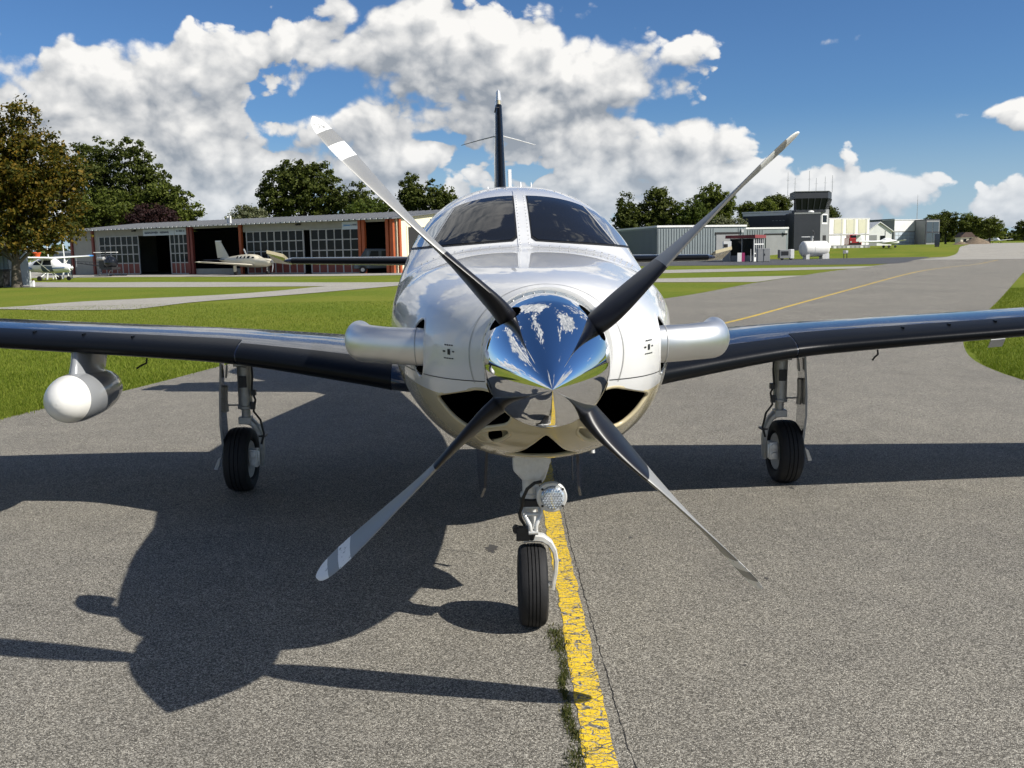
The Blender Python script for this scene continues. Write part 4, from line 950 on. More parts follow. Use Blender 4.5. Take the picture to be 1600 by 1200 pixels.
# dark block, control tower
nb, P = box_building('office_block', 'low dark anthracite block left of the control tower', 'building', [(39.57, 165), (46.8, 160), (52, 168), (44, 176)], .3, 6.7, B_anthra)
on_face(nb, P[0], P[1], .1, 8.6, 5.9, 6.35, .03, B_trim, 'fascia', -.02)
for k in range(4): on_face(nb, P[0], P[1], 5.2 + .6*k, 5.55 + .6*k, 5.0, 5.08, .03, B_grey, 'vent', .0)
tw = thing('control_tower', 'dark airfield control tower with glazed cab and roof aerials', 'tower', (44.0, 150.0, .3)); a0, a1, a2, a3 = Vector((0, 0, 0)), Vector((4.07, 0, 0)), Vector((6.9, 8, 0)), Vector((1.2, 9, 0))
MB().prism([a0, a1, a1 + Vector((.6, 7, 0)), a3], (0, 0, 5.95)).build('base_block', B_anthra, tw, 30)
MB().prism([a1 + Vector((.02, .3, 0)), a1 + Vector((2.0, 2.2, 0)), a2, a1 + Vector((.5, 7, 0))], (0, 0, 6.4)).build('stair_block', B_grey, tw, 30)
on_face(tw, a1 + Vector((.02, .3, 0)), a1 + Vector((2.0, 2.2, 0)), .5, 2.2, 4.1, 5.7, .04, B_trim, 'window_frame', .0); on_face(tw, a1 + Vector((.02, .3, 0)), a1 + Vector((2.0, 2.2, 0)), .7, 2.0, 4.4, 5.5, .05, B_pane, 'window_pane', .01)
on_face(tw, a1 + Vector((.02, .3, 0)), a1 + Vector((2.0, 2.2, 0)), .9, 1.9, .05, 2.4, .04, B_dark, 'door', .0)
cb = [Vector((.25, .1, 0)), Vector((4.75, .1, 0)), Vector((6.6, 4.4, 0)), Vector((1.2, 5.5, 0))]
MB().prism([p + Vector((0, 0, 5.97)) for p in cb], (0, 0, .45)).build('cab_floor', B_anthra, tw, 30)
MB().prism([p + Vector((0, 0, 6.42)) for p in [Vector((.4, .3, 0)), Vector((4.6, .3, 0)), Vector((6.3, 4.3, 0)), Vector((1.4, 5.2, 0))]], (0, 0, 1.7)).build('cab_core', B_dark, tw, 30)
top = [Vector((.0, -.3, 0)), Vector((5.05, -.3, 0)), Vector((7.2, 4.6, 0)), Vector((.9, 5.8, 0))]
def cab_panel(pa, pb, qa, qb, u0, u1, m, nm, th=.04):
    f = lambda a, b, u: a + (b-a)*u
    pts = [f(pa, pb, u0) + Vector((0, 0, 6.42)), f(pa, pb, u1) + Vector((0, 0, 6.42)), f(qa, qb, u1) + Vector((0, 0, 8.05)), f(qa, qb, u0) + Vector((0, 0, 8.05))]
    n = (pts[1]-pts[0]).cross(pts[3]-pts[0]).normalized(); MB().prism(pts, n*th).build(nm, m, tw, None)
for pa, pb, qa, qb, n in ((cb[0], cb[1], top[0], top[1], 5), (cb[1], cb[2], top[1], top[2], 3)):
    for k in range(n): cab_panel(pa, pb, qa, qb, (k+.06)/n, (k+.94)/n, B_pane, 'cab_window')
    for k in range(n+1): cab_panel(pa, pb, qa, qb, max(0, (k-.06)/n), min(1, (k+.06)/n), B_anthra, 'mullion', .09)
MB().prism([p + Vector((0, 0, 8.06)) for p in top], (0, 0, 1.0)).build('cab_roof', B_anthra, tw, 30)
MB().prism([p*1.0 + Vector((0, 0, 9.07)) for p in [top[0] + Vector((-.1, -.1, 0)), top[1] + Vector((.1, -.1, 0)), top[2], top[3]]], (0, 0, .08)).build('roof_edge', B_grey, tw, 30)
for x, y, h in ((-.8, 1, 3.0), (.6, 2, 2.2), (2.5, 1, 3.2), (4.2, 3, 2.2), (5.6, 3, 2.4), (6.9, 3.5, 2.6)):
    MB().cyl((x, y, 8.4 if x in (-.8,) else 9.1), (x, y, 9.1+h), .045, .03, n=6).box((x, y, 9.1+h*.6), (.5, .03, .03)).build('aerial', M_alu, tw, 40)
MB().lathe([(0, .7), (.2, .62), (.38, .35), (.45, .0)], (2.6, .6, 5.96), (0, 0, 1), 20).build('skylight', B_trim, tw, 40)
on_face(tw, a0, a1, .0, 4.07, 5.7, 5.93, .03, B_grey, 'parapet', .0)
# two-storey container block, white gabled house, grey hangar, glass office
ct, P = box_building('container_building', 'white and cream container-like building right of the tower', 'building', [(56.5, 172), (66.0, 178), (64, 186), (54, 182)], .3, 5.75, B_white, trim=.12)
for k in range(3): on_face(ct, P[0], P[1], 1.5 + 3.3*k, 4.0 + 3.3*k, 2.85, 5.3, .05, B_cream2, 'cream_panel', .0)
for k in range(4): on_face(ct, P[0], P[1], .1 + 3.35*k - (.0 if k else 0), .25 + 3.35*k, .1, 5.4, .06, B_frame, 'joint', .0)
on_face(ct, P[0], P[1], .0, 11.2, 2.55, 2.72, .07, B_frame, 'floor_band', .0)
t = thing('red_truck', 'small red truck parked before the container building', 'truck', (59.7, 168.5, .5), R(-8))
bevel(MB().box((0, 0, 1.15), (2.1, 4.2, 1.3)).build('body', B_redpaint, t, None), .12); bevel(MB().prism([(-.95, -2.0, 1.8), (.95, -2.0, 1.8), (.85, -1.7, 2.35), (-.85, -1.7, 2.35)], (0, 3.2, 0)).build('cab', B_redpaint, t, None), .08)
MB().prism([(-.82, -2.03, 1.72), (.82, -2.03, 1.72), (.75, -1.76, 2.25), (-.75, -1.76, 2.25)], (0, -.03, 0)).build('windscreen', B_pane, t, None); MB().box((0, -2.13, .75), (1.9, .08, .3)).build('bumper', M_dark, t, None)
for x in (-.75, .75): MB().cyl((x, -2.14, 1.1), (x, -2.17, 1.1), .16, n=12).build('headlight', B_trim, t, 40)
for x in (-.95, .95):
    for y in (-1.3, 1.4): MB().cyl((x-.12, y, .38), (x+.12, y, .38), .38, n=16).build('wheel', M_rubber, t, 40)
t = thing('low_wall', 'long low pale wall with dark joints before the container building', 'wall', (53.3, 160, .38), R(10)); MB().box((3.3, 0, .35), (6.8, .25, .7)).build('wall', B_grey, t, None)
for k in range(8): MB().box((.4 + .8*k, -.14, .36), (.5, .05, .42)).build('panel', B_trim if k % 3 == 0 else B_frame, t, None)
gh = thing('gabled_house', 'white gabled house with grey door beside the container building', 'house', (73.0, 198, .4), R(8))
MB().prism([(0, 0, 0), (5.4, 0, 0), (5.4, 0, 3.2), (2.7, 0, 4.9), (0, 0, 3.2)], (0, 9, 0)).build('wall', B_white, gh, 30)
MB().prism([(-.3, -.3, 3.05), (2.7, -.3, 5.0), (5.7, -.3, 3.05), (5.7, -.3, 3.2), (2.7, -.3, 5.18), (-.3, -.3, 3.2)], (0, 9.6, 0)).build('roof', B_trim, gh, 30)
MB().box((1.2, -.03, 1.25), (1.9, .08, 2.5)).build('door', B_grey, gh, None); MB().box((4.0, -.03, 2.4), (.12, .07, 2.2)).build('downpipe', B_frame, gh, None); MB().box((3.4, -.03, 1.9), (1.0, .06, .9)).build('window', B_pane, gh, None)
fh, P = box_building('far_hangar', 'large grey hangar with white upper front beyond the gabled house', 'hangar', [(85.25, 215), (93.31, 219), (92, 245), (80, 240)], .3, 6.2, B_grey, trim=.15)
on_face(fh, P[0], P[1], .0, 8.9, 3.4, 5.85, .08, B_white, 'front_panel', .0)
for k in range(6): on_face(fh, P[0], P[1], .3 + 1.15*k, 1.35 + 1.15*k, .1, 3.2, .06, B_sign, 'door_leaf', .0)
for z in (.9, 1.7, 2.5): on_face(fh, P[0], P[1], .3, 7.1, z, z+.08, .03, B_frame, 'door_rail', .07)
MB().prism([(-.02, -.02, 5.95), (-4.5, 20, 5.95), (-5.3, 25, 4.6)], (.02, 0, .25)).build('side_roof', B_roof, fh, None)
go, P = box_building('glass_office', 'two-storey glass-fronted office block beside the far hangar', 'building', [(90.9, 212), (94.6, 213.5), (96, 224), (91, 224)], .3, 6.0, B_grey, B_anthra, trim=.2)
on_face(go, P[0], P[1], -.05, .2, 0, 5.7, .12, B_anthra, 'post', .0)
for k in range(2):
    for z in (.7, 3.1): on_face(go, P[0], P[1], .3 + 1.8*k, 1.95 + 1.8*k, z + .1, z + 2.2, .06, B_canopy, 'pane', .0)
on_face(go, P[0], P[1], 0, 3.95, 2.95, 3.15, .1, B_anthra, 'floor_band', .0)
t = thing('lattice_mast', 'thin lattice radio mast rising behind the glass office', 'mast', (91.5, 218, .3)); 
for x, y in ((-.2, 0), (.2, 0), (0, .3)): MB().cyl((x, y, 0), (0, .1, 11.5), .04, .02, n=5).build('stay', M_alu, t, 40)
for k in range(5): MB().box((0, .1, 6.2 + k), (.25 - .03*k, .2, .03)).build('brace', M_alu, t, None)
t = thing('bungalow', 'little brown-roofed bungalow half hidden by far trees', 'house', (149.8, 322, 0)); MB().box((2.4, 2, 1.2), (4.6, 4, 2.4)).build('wall', B_cream, t, None); MB().prism([(-.3, -.4, 2.4), (5.1, -.4, 2.4), (3.4, -.4, 4.0), (1.4, -.4, 4.0)], (0, 4.8, 0)).build('roof', B_brownroof, t, None); MB().box((1.5, -.02, 1.3), (1.0, .06, 1.0)).build('window', B_pane, t, None); MB().box((3.4, -.02, 1.1), (.9, .06, 2.0)).build('door', B_dark, t, None)
def heap(cx, cy, r, h, seed, label):
    rnd = random.Random(seed); rings = []
    for k in range(7):
        t_ = k/6; rr_ = r*(1-t_)**.8; rings.append([(cx + rr_*1.5*math.cos(a)*(1+rnd.uniform(-.15, .15)), cy + rr_*math.sin(a)*(1+rnd.uniform(-.15, .15)), gz(cx, cy) - .05 + h*t_*(1+rnd.uniform(-.1, .1))) for a in (2*math.pi*i/18 for i in range(18))])
    MB().rings(rings, cap0=False).build('soil_heap', B_soil, None, 60, label=label, category='soil heap', group='soil heaps by the far taxiway')
heap(90.6, 188, 1.9, 1.45, 1, 'taller brown soil heap at the far taxiway edge'); heap(86.6, 186, 1.1, .6, 2, 'small low soil heap left of the taller one')
# dark van before the hangar end
t = thing('dark_van', 'dark blue van parked before the orange hangar posts', 'van', (-12.4, 91.5, -.47), R(4))
vb = bevel(MB().prism([(-2.35, 0, .45), (2.35, 0, .45), (2.35, 0, 1.35), (2.2, 0, 2.3), (-1.2, 0, 2.35), (-1.75, 0, 1.45), (-2.35, 0, 1.25)], (0, 1.9, 0)).build('body', mat('van_paint', (.018, .028, .045), .35, coat=.5), t, 30), .08)
for x in (-.9, .3, 1.4): MB().prism([(x, -.01, 1.45), (x+.95, -.01, 1.45), (x+.92, -.01, 2.1), (x+(.25 if x < -.5 else .03), -.01, 2.1)], (0, -.02, 0)).build('window', B_pane, t, None)
for x in (-1.5, 1.45):
    MB().cyl((x, -.04, .36), (x, .22, .36), .36, n=18).build('wheel', M_rubber, t, 40); MB().cyl((x, -.06, .36), (x, .0, .36), .18, n=12).build('hub_cap', M_alu, t, 40)
MB().box((-2.36, .95, .62), (.08, 1.8, .25)).build('bumper', M_dark, t, None); MB().box((2.37, .3, 1.1), (.05, .2, .35)).build('tail_lamp', B_redpaint, t, None)

# ------------------------------------------------------------------ other aircraft
def loft_body(tab, n=28, steps=40):
    """tab rows: y, zc, half width, half height up, half height down"""
    rg = []
    for i in range(steps+1):
        y = lerp(tab[0][0], tab[-1][0], i/steps); zc, w_, hu, hd = interp(tab, y)
        rg.append([(w_*math.cos(a), y, zc + (hu if math.sin(a) > 0 else hd)*math.sin(a)) for a in (2*math.pi*k/n for k in range(n))])
    return MB().rings(rg)
def slab_wing(s, x0, x1, y0, c0, y1, c1, z0, z1, t=.12, tipx=.12):
    rg = []
    for X, le, ch, z, tt in ((x0, y0, c0, z0, t), (x1, y1, c1, z1, t), (x1+tipx, y1+.1*c1, c1*.75, z1+.01, t*.4)):
        up, lo = airfoil(tt, 10, .02); rg.append([Vector((s*X, le + p[0]*ch, z + p[1]*ch)) for p in up[::-1] + lo[1:]])
    return MB().rings(rg)
def wheel(mb, x, y, r, w_): mb.cyl((x-w_/2, y, r), (x+w_/2, y, r), r, n=18); return mb
def fin_mesh(y0, c0, z0, y1, c1, z1, t=.08):
    rg = []
    for z, le, ch in ((z0, y0, c0), (z1, y1, c1)):
        up, lo = airfoil(t, 8, 0); rg.append([Vector((p[1]*ch, le + p[0]*ch, z)) for p in up[::-1] + lo[1:]])
    return MB().rings(rg)
def body_patch(bodyobj, pts, n_off, m, name, side_, parent, nu=10, nv=4):
    """a panel of four (y, z) corners laid on the side of a lofted body by ray casting"""
    me = bodyobj.data; bv = BVHTree.FromPolygons([v.co.copy() for v in me.vertices], [tuple(p.vertices) for p in me.polygons]); out = []
    for j in range(nv+1):
        for i in range(nu+1):
            u, v = i/nu, j/nv; a, b, c, d = pts
            y = (a[0]*(1-u) + b[0]*u)*(1-v) + (d[0]*(1-u) + c[0]*u)*v; z = (a[1]*(1-u) + b[1]*u)*(1-v) + (d[1]*(1-u) + c[1]*u)*v
            h = bv.ray_cast(Vector((side_*5, y, z)), Vector((-side_, 0, 0)))
            if h[0] is None: return None
            out.append(h[0] + Vector((side_*n_off, 0, 0)))
    w_ = nu+1; return MB().add(out, [(j*w_+i, j*w_+i+1, (j+1)*w_+i+1, (j+1)*w_+i) for j in range(nv) for i in range(nu)]).build(name, m, parent, 60)

# tan turboprop parked in front of the open hangar bay: same type of airframe as the big one
t = thing('parked_turboprop', 'tan low-wing turboprop parked nose right before the dark hangar bay', 'aircraft', (-23.3, 95.4, -.48), math.atan2(.80, .60))
fb = MB(); fb.rings([[sec_point(y, 2*math.pi*i/32) for i in range(32)] for y in [.205 + .11*k for k in range(76)]]); body = fb.build('fuselage', B_tan, t, 40)
MB().lathe([(-.14, .2), (0, .2), (.15, .16), (.3, .09), (.42, 0)], (0, 0, 1.27), (0, -1, 0), 20).build('spinner', M_alu, t, 40)
for k in range(4):
    a = R(80 + 90*k); d = Vector((math.cos(a), 0, math.sin(a))); MB().tube([Vector((0, 0, 1.27)) + d*.1, Vector((0, -.03, 1.27)) + d*.6, Vector((0, 0, 1.27)) + d*1.04], [.045, .07, .03], 8, sy=.35).build('propeller_blade', M_dark if k % 2 else B_planewhite, t, 50)
for s in (-1, 1):
    wg = slab_wing(s, .5, 6.3, 2.2, 1.9, 2.9, 1.0, .93, 1.36).build('wing', B_tan, t, 40); slab_wing(s, .8, 6.2, 2.24, .30, 2.87, .22, .955, 1.37, .2).build('deice_boot', M_boot, wg, 40)
    slab_wing(s, .1, 2.3, 7.3, 1.1, 7.55, .7, 1.5, 1.52, .09).build('tailplane', M_navy, t, 40)
    lg = MB().cyl((s*1.83, 3.45, 1.0), (s*1.83, 3.45, .25), .05, n=10).build('main_gear_leg', B_planewhite, t, 40); wheel(MB(), s*1.88, 3.47, .22, .16).build('tyre', M_rubber, lg, 40); MB().box((s*1.98, 3.45, .62), (.03, .4, .62)).build('gear_door', B_tan, lg, None)
    for k in range(5):
        y = 2.35 + .62*k + (.05 if k else 0); sz = .20 if k < 2 else .13
        body_patch(body, [(y-sz, 1.62), (y+sz, 1.62), (y+sz*.9, 1.86 if k else 1.80), (y-sz*(.4 if k == 0 else .9), 1.86 if k else 1.76)], .012, B_pane, 'cabin_window', s, body)
    pl = []
    for u, v in ((.05, 1.9), (.55, 2.05), (.52, 2.45), (.05, 2.5)):
        z = sec_point(v, math.acos(min(1, u/.68)))[2]; pl.append((s*u, v - .01, z + .015))
    MB().add(pl, [(0, 1, 2, 3)]).build('windscreen_pane', B_pane, body, None)
fin_mesh(6.8, 2.0, 1.7, 8.1, .95, 3.40).build('tail_fin', B_tan, t, 40); MB().box((0, 8.5, 3.42), (.12, .9, .10)).build('fin_tip_cap', B_planewhite, t, None)
lg = MB().cyl((0, .95, .8), (0, .98, .2), .045, n=10).build('nose_gear_leg', M_lightalu, t, 40); wheel(MB(), 0, .985, .18, .12).build('tyre', M_rubber, lg, 40)
MB().prism([(-.01, 4.0, 2.02), (.01, 4.0, 2.02), (.01, 4.2, 2.02), (-.01, 4.2, 2.02)], (0, .35, .55)).build('blade_antenna', B_planewhite, t, None)

# white and blue high-wing aircraft half behind the autumn tree
t = thing('high_wing_aircraft', 'white high-wing light aircraft with blue stripe and blue wingtip behind autumn tree', 'aircraft', (-39.9, 88.0, gz(-40, 88)), math.atan2(.962, .266))
body = loft_body([(.0, 1.15, .30, .26, .30), (.25, 1.15, .42, .34, .38), (1.1, 1.18, .52, .42, .48), (1.5, 1.22, .54, .72, .55), (2.0, 1.25, .55, .80, .58), (3.3, 1.28, .53, .72, .55), (4.2, 1.30, .40, .40, .45), (6.0, 1.33, .22, .26, .28), (7.6, 1.38, .06, .12, .14)], 28, 60).build('fuselage', B_planewhite, t, 40)
for s in (-1, 1):
    wg = slab_wing(s, .0, 5.2, 1.55, 1.55, 1.68, 1.2, 2.02, 2.16, .13).build('wing', B_planewhite, t, 40); slab_wing(s, 4.75, 5.28, 1.63, 1.26, 1.67, 1.21, 2.145, 2.165, .135).build('wing_tip', B_ltblue, wg, 40)
    MB().tube([(s*.5, 1.9, .85), (s*2.3, 1.95, 2.02)], .045, 8, sy=.5).build('strut', B_planewhite, t, 50)
    slab_wing(s, .0, 1.7, 6.6, 1.0, 6.85, .7, 1.42, 1.44, .09).build('tailplane', B_planewhite, t, 40)
    lg = MB().tube([(s*.3, 2.35, .75), (s*1.2, 2.4, .28)], .045, 8).build('main_gear_leg', B_planewhite, t, 50); wheel(MB(), s*1.25, 2.4, .22, .16).build('tyre', M_rubber, lg, 40)
    body_patch(body, [(3.9, 1.13), (6.6, 1.28), (6.6, 1.33), (3.9, 1.22)], .012, B_blue, 'side_stripe', s, body)
    body_patch(body, [(.3, 1.12), (2.4, 1.05), (2.4, 1.16), (.3, 1.20)], .015, B_blue, 'side_stripe', s, body)
    body_patch(body, [(1.55, .80), (2.75, .80), (2.75, 1.35), (1.55, 1.35)], .02, mat('door_dark', (.05, .075, .10), .6), 'door', s, body)  # dark blue-grey door panel below the cabin windows
    body_patch(body, [(1.62, 1.42), (2.62, 1.42), (2.55, 1.86), (1.8, 1.86)], .012, B_pane, 'cabin_window', s, body); body_patch(body, [(2.75, 1.42), (3.7, 1.42), (3.5, 1.72), (2.75, 1.84)], .012, B_pane, 'cabin_window', s, body)
fin_mesh(6.3, 1.5, 1.45, 7.3, .7, 2.75).build('tail_fin', B_planewhite, t, 40)
tm = text_mesh('S1041', .36); tm.materials.append(B_blue); o = link('registration', tm, body, loc=(-.50, 4.55, 1.00)); o.rotation_euler = (R(90), 0, R(-83)); 
MB().lathe([(-.1, .18), (.05, .16), (.2, .08), (.27, 0)], (0, -.02, 1.12), (0, -1, 0), 16).build('spinner', B_planewhite, t, 40)
for k in (0, 1): MB().tube([(0, -.1, 1.12), (0, -.1, 1.12 + (.95 if k else -.95)*.96)], [.07, .03], 6, sy=.3).build('propeller_blade', M_dark, t, 50)
lg = MB().tube([(0, .35, .85), (0, .3, .2)], .05, 8).build('nose_gear_leg', B_planewhite, t, 50); wheel(MB(), 0, .3, .19, .14).build('tyre', M_rubber, lg, 40)

# small helicopter with a bubble cabin
t = thing('bubble_helicopter', 'black helicopter with glossy bubble cabin standing before the glazed hangar door', 'helicopter', (-42.2, 102.5, -.48), R(62))
bub = []
for i in range(13):
    a = math.pi*i/12; y = -.72*math.cos(a); r_ = .70*math.sin(a)**.9; bub.append([(r_*math.cos(q)*.95, y, 1.42 + r_*math.sin(q)) for q in (2*math.pi*k/24 for k in range(24))])
MB().rings(bub).build('bubble_canopy', B_bubble, t, 60)
MB().box((0, .1, .82), (1.1, 1.7, .25)).box((0, .95, 1.25), (.8, .8, .9)).build('cabin_floor', M_dark, t, 30)
for s in (-1, 1): MB().tube([(s*.95, -1.35, .22), (s*.95, -1.1, .06), (s*.95, 1.5, .06)], .05, 8).build('skid', M_dark, t, 50)
for y in (-.5, .8): MB().tube([(-.95, y, .08), (-.5, y, .7), (.5, y, .7), (.95, y, .08)], .04, 8).build('skid_leg', M_dark, t, 50)
MB().cyl((0, .75, 1.6), (0, .75, 2.72), .07, n=10).build('rotor_mast', M_dark, t, 40)
MB().tube([(-3.6, -2.6, 2.66), (0, .75, 2.74), (3.6, 4.1, 2.66)], [.06, .05, .06], 8, sy=.25).build('rotor_blade', M_dark, t, 50)
MB().tube([(-.9, 1.45, 2.5), (.9, .05, 2.5)], .03, 8).box((.9, .05, 2.5), (.2, .1, .08)).build('stabilizer_bar', B_trim, t, 50)
tb_ = MB()
for x, z in ((-.25, 1.0), (.25, 1.0), (0, 1.45)): tb_.tube([(x, 1.1, z), (x*.3, 5.6, 1.45 + (z-1)*.3)], .03, 6)
for k in range(6): y = 1.6 + .7*k; tb_.tube([(-.22 + .03*k, y, 1.02 + .08*k), (0, y+.35, 1.45), (.22 - .03*k, y, 1.02 + .08*k)], .018, 5)
tb_.build('tail_boom', M_dark, t, 50); MB().tube([(.15, 5.6, 1.0), (.15, 5.6, 2.0)], .05, 6, sy=.3).build('tail_rotor', B_trim, t, 50)
for s in (-1, 1): MB().lathe([(-.5, 0), (-.45, .2), (.45, .2), (.5, 0)], (s*.42, .95, 1.85), (0, 1, 0), 14).build('fuel_tank', M_alu, t, 40)

# white masts with splayed feet, orange hood and other bits behind the high-wing aircraft
for i, (x, y, h, lab) in enumerate(((-44.7, 94.0, 3.75, 'shorter white mast with splayed feet behind the high-wing aircraft'), (-43.4, 94.5, 4.25, 'taller white mast with crossbar head behind the high-wing aircraft'))):
    t = thing('white_mast', lab, 'mast', (x, y, gz(x, y)), group='white masts behind the aircraft'); MB().tube([(0, 0, 1.7), (-.08, 0, h)], [.07, .055], 8).build('pole', B_trim, t, 50)
    for a in (20, 150, 270): MB().tube([(0, 0, 2.0), (.55*math.cos(R(a)), .55*math.sin(R(a)), .0)], .045, 6).build('foot', B_trim, t, 50)
    if i: MB().box((-.08, 0, h), (.75, .12, .10)).build('crossbar', B_trim, t, None)
t = thing('orange_windsock', 'orange conical hood on a white hooped frame behind the high-wing aircraft', 'windsock', (-45.9, 94.2, gz(-46, 94))); MB().lathe([(0, .08), (.12, .26), (.32, .30), (.50, .42), (.56, .40), (.60, 0)], (0, 0, 2.05), (0, 0, 1), 16).build('hood', mat('orange_fabric', (.75, .12, .03), .6), t, 40)
MB().tube([(-.8, 0, 1.0), (-.7, 0, 1.75), (0, 0, 2.05), (.9, 0, 1.95), (1.3, 0, 1.55), (1.4, 0, 1.0)], .045, 6).tube([(.3, .3, 0), (.3, .3, 2.0)], .05, 6).tube([(-.8, 0, 0), (-.8, 0, 1.0)], .045, 6).tube([(1.4, 0, 0), (1.4, 0, 1.0)], .045, 6).build('frame', B_trim, t, 50)
t = thing('striped_barrier', 'white board with dark window and red stripe behind the autumn tree trunk', 'barrier', (-39.3, 73.5, gz(-39.3, 73.5))); MB().box((0, 0, 1.0), (1.0, .15, 1.75)).build('board', B_white, t, None); MB().box((0, -.08, 1.68), (.75, .04, .45)).build('window', B_dark, t, None); MB().box((.05, -.085, .55), (.85, .04, .16)).build('stripe', B_redpaint, t, None)
for z in (.85, 1.1, 1.33): MB().box((0, -.082, z), (.9, .03, .05)).build('slat_gap', B_grey, t, None)
for x in (-.4, .4): MB().box((x, 0, .07), (.1, .5, .14)).build('foot', M_dark, t, None)
t = thing('grey_container', 'grey ribbed container at the left picture edge beside the autumn tree', 'container', (-31.2, 58.2, gz(-31, 58))); MB().box((0, 1.2, 1.15), (2.2, 2.4, 2.2)).build('body', B_cladL, t, None)
rbm = MB().box((0, 0, 0), (.10, .06, 2.1)).mesh('rib', [B_cladL], None)
for k in range(9): link('rib', rbm, t, loc=(-1.0 + .25*k, -.02, 1.15))
t = thing('black_bin', 'black wheeled bin in front of the grey container', 'bin', (-30.2, 56.8, gz(-30.2, 56.8))); bevel(MB().box((0, 0, .55), (1.2, .8, .9), taper=1.12).build('body', M_dark, t, None), .04); MB().box((0, 0, 1.04), (1.42, .95, .08)).build('lid', M_dark, t, None)
for x in (-.45, .45): MB().cyl((x-.05, -.3, .1), (x+.05, -.3, .1), .1, n=12).build('wheel', M_rubber, t, 40)
t = thing('white_canister', 'small white canister at the foot of the autumn tree', 'canister', (-28.0, 56.6, gz(-28, 56.6))); bevel(MB().box((0, 0, .2), (.26, .2, .38)).build('body', B_white, t, None), .04); MB().cyl((.06, 0, .39), (.06, 0, .46), .035, n=10).build('cap', B_redpaint, t, 40)
box_building('store_hut', 'small grey hut between the trees left of the hangar', 'hut', [(-55.5, 118), (-52.3, 116.5), (-51.5, 120), (-55, 121)], -.5, 2.1, B_cladL)

# white motor glider far right, white twin-winged visitor on the far apron
t = thing('motor_glider', 'white low-wing motor glider with dark fin on the grass before the far hangar', 'aircraft', (60.5, 150.5, gz(60.5, 150.5)), R(98))
body = loft_body([(.0, .85, .10, .10, .10), (.4, .85, .34, .28, .28), (1.5, .92, .42, .40, .38), (2.4, .98, .40, .34, .36), (3.4, .98, .20, .20, .22), (6.6, 1.05, .08, .09, .09)], 20, 30).build('fuselage', B_planewhite, t, 40)
loft_body([(1.2, 1.15, .05, .05, .05), (1.6, 1.2, .34, .28, .1), (2.2, 1.2, .36, .34, .1), (3.0, 1.15, .12, .08, .05)], 18, 16).build('canopy', B_white, t, 50)
for s in (-1, 1):
    slab_wing(s, .2, 5.4, 1.7, 1.2, 1.9, .7, .80, 1.15).build('wing', B_planewhite, t, 40); slab_wing(s, 0, 1.5, 6.3, .7, 6.5, .5, 2.05, 2.05, .08).build('tailplane', B_planewhite, t, 40)
    wheel(MB(), s*.8, 2.1, .2, .14).build('tyre', M_rubber, t, 40)
fin_mesh(5.8, 1.3, 1.05, 6.3, .8, 2.1).build('tail_fin', B_planewhite, t, 40); wheel(MB(), 0, .6, .18, .12).build('tyre', M_rubber, t, 40)
t = thing('display_stand', 'narrow dark upright panel beside the motor glider tail', 'sign', (66.2, 150.0, gz(66.2, 150))); MB().box((0, 0, 1.15), (.75, .12, 1.7)).build('panel', M_navy, t, None); MB().box((0, 0, .16), (.5, .5, .32)).build('foot', M_dark, t, None)
t = thing('visiting_aircraft', 'tiny white low-wing aircraft facing the viewer on the far apron', 'aircraft', (186.8, 370, gz(187, 370)), R(-12))
body = loft_body([(.0, 1.2, .2, .2, .2), (.6, 1.2, .55, .45, .45), (2.2, 1.35, .62, .75, .6), (4, 1.35, .5, .5, .5), (7.5, 1.45, .1, .12, .12)], 20, 24).build('fuselage', B_planewhite, t, 40)
MB().add([(-.5, 1.55, 1.62), (.5, 1.55, 1.62), (.42, 2.15, 2.05), (-.42, 2.15, 2.05)], [(0, 1, 2, 3)]).build('windscreen_pane', B_pane, body, None)
for s in (-1, 1):
    slab_wing(s, .4, 5.6, 1.8, 1.5, 2.0, 1.0, 1.0, 1.45).build('wing', B_planewhite, t, 40); slab_wing(s, 0, 2, 6.6, .9, 6.8, .6, 1.7, 1.72, .09).build('tailplane', B_planewhite, t, 40); wheel(MB(), s*1.5, 2.6, .22, .2).build('tyre', M_rubber, t, 40)
fin_mesh(6.2, 1.3, 1.4, 7.1, .8, 2.8).build('tail_fin', B_planewhite, t, 40); wheel(MB(), 0, .5, .2, .16).build('tyre', M_rubber, t, 40)

# ------------------------------------------------------------------ trees
def leaf_mat(name, c0, c1, c2, trans=.35):
    m = bpy.data.materials.new(name); m.use_nodes = True; E.nt = m.node_tree; b = bsdf(m)
    g = node('ShaderNodeNewGeometry'); rnd = E(g.outputs['Random Per Island'])
    t = node('ShaderNodeTexCoord'); n = noise(t.outputs['Object'], .45, 3, .6)
    col = ramp(rnd*.55 + n*.45, [(.28, c0), (.5, c1), (.74, c2)])
    setin(b, 'Base Color', col); b.inputs['Roughness'].default_value = .6; b.inputs['Specular IOR Level'].default_value = .12
    tr = node('ShaderNodeBsdfTranslucent'); setin(tr, 'Color', mixc(1.0, col, (1.1, 1.15, .6), 'MULTIPLY'))
    mx = node('ShaderNodeMixShader'); mx.inputs[0].default_value = trans; E.nt.links.new(b.outputs[0], mx.inputs[1]); E.nt.links.new(tr.outputs[0], mx.inputs[2])
    E.nt.links.new(mx.outputs[0], m.node_tree.nodes['Material Output'].inputs[0]); return m
L_green = leaf_mat('leaf_green', (.044, .060, .011), (.088, .112, .019), (.145, .165, .036))
L_dark = leaf_mat('leaf_dark_green', (.036, .048, .011), (.068, .086, .018), (.115, .130, .034))
L_bright = leaf_mat('leaf_bright_green', (.034, .054, .010), (.068, .098, .017), (.115, .140, .030))
L_autumn = leaf_mat('leaf_autumn', (.036, .044, .009), (.090, .082, .013), (.195, .125, .018))
L_purple = leaf_mat('leaf_purple', (.016, .009, .009), (.032, .016, .016), (.055, .026, .024), .2)
